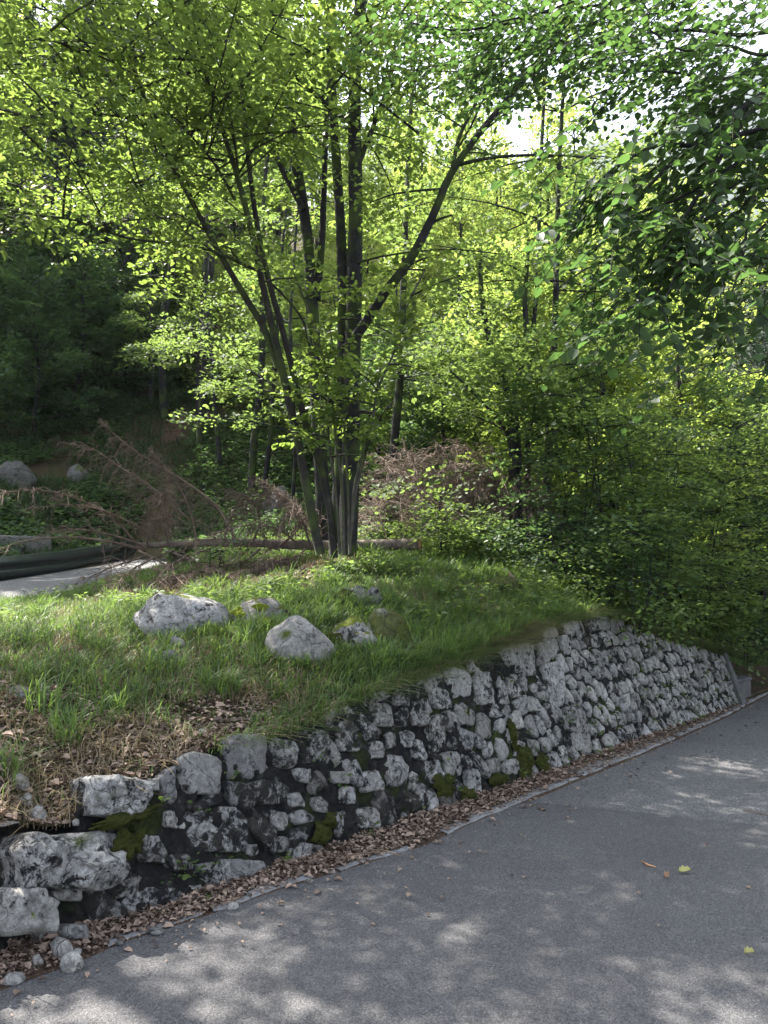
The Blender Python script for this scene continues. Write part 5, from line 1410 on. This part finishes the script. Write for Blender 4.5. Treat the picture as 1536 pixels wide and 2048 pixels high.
shrub(1130, 1165, 8.8, 1.0, .8, 7, 'dull', 'low shaded shrub left of the young beeches', 'low_shrub', 20, 22, .05)
shrub(900, 1120, 9.2, .6, .42, 8, 'beech', 'fresh green bramble bush at the right of the sawn log end', 'bramble', 22, 24, .055)
shrub(960, 1128, 9.4, .6, .5, 9, 'beech', 'small green bush in front of the dead twig heap', 'bramble', 18, 24, .05)
shrub(760, 1085, 10.5, .45, .35, 10, 'beech', 'fresh green bush behind the fallen log right of the stems', 'bramble', 14, 22, .05)
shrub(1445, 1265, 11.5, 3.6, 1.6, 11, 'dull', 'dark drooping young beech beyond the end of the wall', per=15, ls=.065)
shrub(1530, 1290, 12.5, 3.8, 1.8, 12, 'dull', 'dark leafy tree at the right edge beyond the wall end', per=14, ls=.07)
shrub(1490, 1300, 10.5, .5, .5, 13, 'dull', 'pale fern-like plant behind the leaning end slab', 'fern', 16, 22, .05)
shrub(1420, 1190, 10.0, 1.6, .7, 14, 'beech', 'slender sapling with pale leaves right of the young beeches', per=14)
shrub(430, 1128, 9.0, .35, .3, 15, 'dull', 'small plant under the fallen log left of the stems', 'low_shrub', 10, 22, .045)

# layered beech boughs at mid right, catching the sun
bt = thing('beech_tree', 'beech with tiered sunlit boughs reaching left at the right side of the picture', 'tree', (6.4, 10.5, float(zg(np.array([6.4]), np.array([10.5]))[0])))
mb = MB(); b0_ = np.array(bt.location); tk = smooth_path([b0_ + [0, 0, -.1], b0_ + [.1, 0, 3], b0_ + [0, .2, 7.5]], 14); mb.tube(tk, np.linspace(.13, .05, 14), 9, True, .1); part('trunk', mb, M['bark_dark'], bt, True)
brs = []; tw = MB(); r = np.random.default_rng(61)
for k in range(44):
    i = r.integers(3, 14); b = make_branch(tk[i], math.radians(r.uniform(120, 290)), math.radians(r.uniform(5, 30)), r.uniform(1.4, 3.3), r, .12, 8); brs.append(b); tw.tube(b, np.linspace(.02, .004, 8), 4, False)
lm = MB(); leaf_branches(lm, brs, r, 12, .36, 14, .065, False, .12, .22, .34); part('crown', lm, M['far'], bt, False, kind='stuff'); part('boughs', tw, M['bark_mid'], bt, kind='stuff')

# tall maple left of the picture; its boughs reach into the upper left corner
lt = thing('left_maple', 'maple standing outside the left edge, its bright boughs filling the upper left corner', 'tree', (-5.8, 6.6, float(zg(np.array([-5.8]), np.array([6.6]))[0])))
mb = MB(); b0_ = np.array(lt.location); tk = smooth_path([b0_ + [0, 0, -.1], b0_ + [.2, 0, 4], b0_ + [.5, .2, 10.5]], 20); mb.tube(tk, np.linspace(.17, .05, 20), 9, True, .1); part('trunk', mb, M['bark_dark'], lt, True)
brs = []; tw = MB(); r = np.random.default_rng(71)
for k in range(54):
    i = r.integers(8, 20); b = make_branch(tk[i], r.random() * 6.28, math.radians(r.uniform(0, 32)), r.uniform(1.6, 3.8), r, .15, 8)
    if b[-1][1] < 3.0 and b[-1][2] < 5.5: continue
    brs.append(b); tw.tube(b, np.linspace(.025, .004, 8), 4, False)
lm = MB(); leaf_branches(lm, brs, r, 5, .40, 12, .085, True, .15, .32, .33); part('crown', lm, M['maple'], lt, False, kind='stuff'); part('boughs', tw, M['bark_mid'], lt, kind='stuff')

# ================================================================== NEAR BEECH OVERHANGING FROM THE RIGHT
nb_ = thing('overhanging_beech', 'near beech whose dark leafy boughs hang in from the upper right', 'tree', (5.6, 2.4, float(zroad(5.6, 2.4)) - .05))
c = np.array(nb_.location); tk = smooth_path([c + [0, 0, -.2], c + [.15, 0, 2.5], c + [.1, .2, 6], c + [-.1, .5, 10]], 20)
mb = MB(); mb.tube(tk, np.linspace(.22, .08, 20), 12, True, .08); part('trunk', mb, M['bark_dark'], nb_, True)
LIMB = [([(1560, 168), (1500, 205), (1450, 240), (1385, 292), (1330, 338), (1280, 390), (1235, 450)], 4.4, 3.9, 15, 4), ([(1560, 178), (1500, 225), (1450, 300), (1400, 385), (1350, 460), (1300, 540)], 4.4, 3.7, 13, 4),
        ([(1560, 135), (1500, 145), (1430, 160), (1360, 146), (1290, 142), (1220, 150)], 4.6, 4.4, 10, 3), ([(1385, 292), (1320, 290), (1250, 322), (1190, 372), (1150, 430)], 4.1, 3.9, 9, 3),
        ([(1560, 420), (1510, 470), (1460, 520), (1420, 580), (1400, 640)], 4.0, 3.7, 8, 3), ([(1560, 60), (1480, 70), (1380, 60), (1280, 70), (1180, 90), (1100, 100)], 4.8, 4.6, 10, 3),
        ([(1560, -30), (1450, -20), (1320, -10), (1200, 10), (1060, 30), (940, 60)], 5.0, 5.0, 12, 3), ([(1560, 300), (1500, 350), (1430, 400), (1380, 480), (1330, 600)], 4.3, 3.6, 8, 3),
        ([(1600, 90), (1520, 110), (1450, 90), (1360, 100), (1300, 60)], 4.2, 4.0, 8, 3), ([(1560, 230), (1470, 330), (1350, 400), (1250, 440), (1190, 500)], 4.2, 3.8, 9, 3),
        ([(1600, 200), (1540, 300), (1500, 420), (1480, 540), (1440, 640)], 4.0, 3.6, 8, 3), ([(1500, 380), (1440, 420), (1360, 480), (1290, 560), (1240, 600)], 4.0, 3.8, 7, 3),
        ([(1100, 20), (1000, 50), (900, 60), (800, 40)], 5.0, 5.2, 7, 3), ([(1260, 10), (1160, 60), (1060, 110), (960, 120)], 4.9, 4.8, 7, 3)]
r = np.random.default_rng(123); leaves = [[], [], [], []]
for pts, Ya, Yb, w0, w1 in LIMB:
    lb = MB(); p = px_path(pts, Ya, Yb, 18); k0 = tk[np.argmin(np.abs(tk[:, 2] - p[0, 2]))]
    pp = np.vstack([smooth_path([k0, (k0 + p[0]) / 2 + [0, 0, .1], p[0]], 6)[:-1], p]); lb.tube(pp, np.linspace(w0 * 1.3, w1, len(pp)) / 2 / F * 4.2, 7, False); part('bough', lb, M['bark_dark'], nb_, True)
    tw = MB(); nt = int(np.linalg.norm(np.diff(p, axis=0), axis=1).sum() * (30 if np.mean([q[1] for q in pts]) > 190 else 66))
    for k in range(nt):
        q = p[r.integers(1, 18)] + r.normal(0, .16, 3); ax = unit(p[-1] - p[0]); sd = unit(np.cross(ax, [0, 0, 1.])) * r.choice([-1, 1]); a = unit(ax * r.uniform(.4, 1) + sd * r.uniform(.2, 1) + np.array([0, 0, r.uniform(-.55, .2)])); ln = r.uniform(.22, .55)
        e = q + a * ln - np.array([0, 0, .12 * ln]); tw.tube(np.stack([q, (q + e) / 2 + [0, 0, .02], e]), [.0035, .0028, .0015], 3, False)
        m = int(ln / .042); u = (np.arange(m) + .6) / m; s_ = np.where(np.arange(m) % 2, 1, -1)[:, None]; tsd = unit(np.cross(a, [0, 0, 1.]))
        lp_ = q + (e - q) * u[:, None]; dd = a * .6 + tsd * s_ * .8 + r.normal(0, .22, (m, 3)) + np.array([0, 0, -.12]); nn_ = np.array([0, 0, 1.]) + r.normal(0, .38, (m, 3))
        for A_, v in zip(leaves, (lp_, dd, nn_, (.066 if np.mean([q[1] for q in pts]) > 190 else .050) * r.uniform(.7, 1.25, m))): A_.append(v)
    part('twigs', tw, M['bark_dark'], nb_, False, kind='stuff')
lp_, dd, nn_, ll = map(np.concatenate, leaves)
pxs = np.array([to_px(q) for q in lp_]); shown = (pxs[:, 0] > 5) & (pxs[:, 0] < 1531) & (pxs[:, 1] > 5) & (pxs[:, 1] < 2040)
rank = np.argsort(-(ll / lp_[:, 1] * shown)); sel = rank[:298]; rest_ = rank[298:]
def leafmesh(k):
    mb_ = MB(); n = 6; u = np.linspace(0, 1, n); w_ = np.array([0.02, .26, .36, .34, .2, 0]); 
    mid = np.stack([u, u * 0, -.10 * u ** 2 + .02 * math.sin(k)], -1); up_ = .07 + .03 * k
    v = np.concatenate([mid, mid + np.stack([u * 0, w_, w_ * up_ * 3], -1), mid + np.stack([u * 0, -w_, w_ * up_ * 3], -1)])
    f = [[i, i + 1, n + i + 1, n + i] for i in range(n - 1)] + [[i + 1, i, 2 * n + i, 2 * n + i + 1] for i in range(n - 1)]
    mb_.add(v, np.array(f), .1 + .2 * k); return mb_.mesh('leaf', M['near'], True)
M['near'] = leaf_mat('near_beech_leaf', (0.016, 0.036, 0.014), (0.036, 0.064, 0.024), (0.11, 0.21, 0.045), 0.42, 0.55)
lmesh = [leafmesh(k) for k in range(3)]
dU = unit(dd); nU = unit(nn_ - (nn_ * dU).sum(-1, keepdims=True) * dU); bU = np.cross(nU, dU)
for i in sel:
    o = bpy.data.objects.new('leaf', lmesh[int(i) % 3]); COL.objects.link(o); o.parent = nb_
    mm = Matrix(((dU[i][0], bU[i][0], nU[i][0], 0), (dU[i][1], bU[i][1], nU[i][1], 0), (dU[i][2], bU[i][2], nU[i][2], 0), (0, 0, 0, 1))) @ Matrix.Scale(float(ll[i]), 4)
    mm.translation = Vector(lp_[i] - c); o.matrix_local = mm
lm = MB(); leaf_quads(lm, lp_[rest_], dd[rest_], nn_[rest_], ll[rest_], .36, True); part('foliage', lm, M['near'], nb_, False, kind='stuff')
# its crown over the road, above the picture, that dapples the asphalt
brs = []; tw = MB()
for k in range(27):
    z_ = r.uniform(4.8, 10); b = make_branch(np.array([c[0] - .1, c[1] + .3, z_]), math.radians(r.uniform(60, 250)), math.radians(r.uniform(5, 35)), r.uniform(1.8, 3.8), r, .15, 8); brs.append(b); tw.tube(b, np.linspace(.03, .005, 8), 4, False)
lm = MB(); leaf_branches(lm, brs, r, 5, .40, 13, .07, False, .15, .3, .33); part('upper_crown', lm, M['near'], nb_, False, kind='stuff'); part('upper_branches', tw, M['bark_dark'], nb_, kind='stuff')
print('near leaves', len(lp_))

# ================================================================== AIR
t = NT('haze_air'); pv = t.n('ShaderNodeVolumePrincipled', Density=HAZE); pv.inputs['Color'].default_value = (0.86, 0.9, 1.0, 1); pv.inputs['Anisotropy'].default_value = 0.2
t.l(pv.outputs[0], t.out.inputs['Volume'])
hb = MB(); X0, X1, Y0, Y1, Z0, Z1 = -900., 1700., -300., 1000., -120., 660.
hb.add([[X0, Y0, Z0], [X1, Y0, Z0], [X1, Y1, Z0], [X0, Y1, Z0], [X0, Y0, Z1], [X1, Y0, Z1], [X1, Y1, Z1], [X0, Y1, Z1]], np.array([[3, 2, 1, 0], [4, 5, 6, 7], [0, 1, 5, 4], [1, 2, 6, 5], [2, 3, 7, 6], [3, 0, 4, 7]]))
obj('haze', hb.mesh('haze', t.m), kind='stuff', label='pale blue air between the road and the mountains', category='haze')
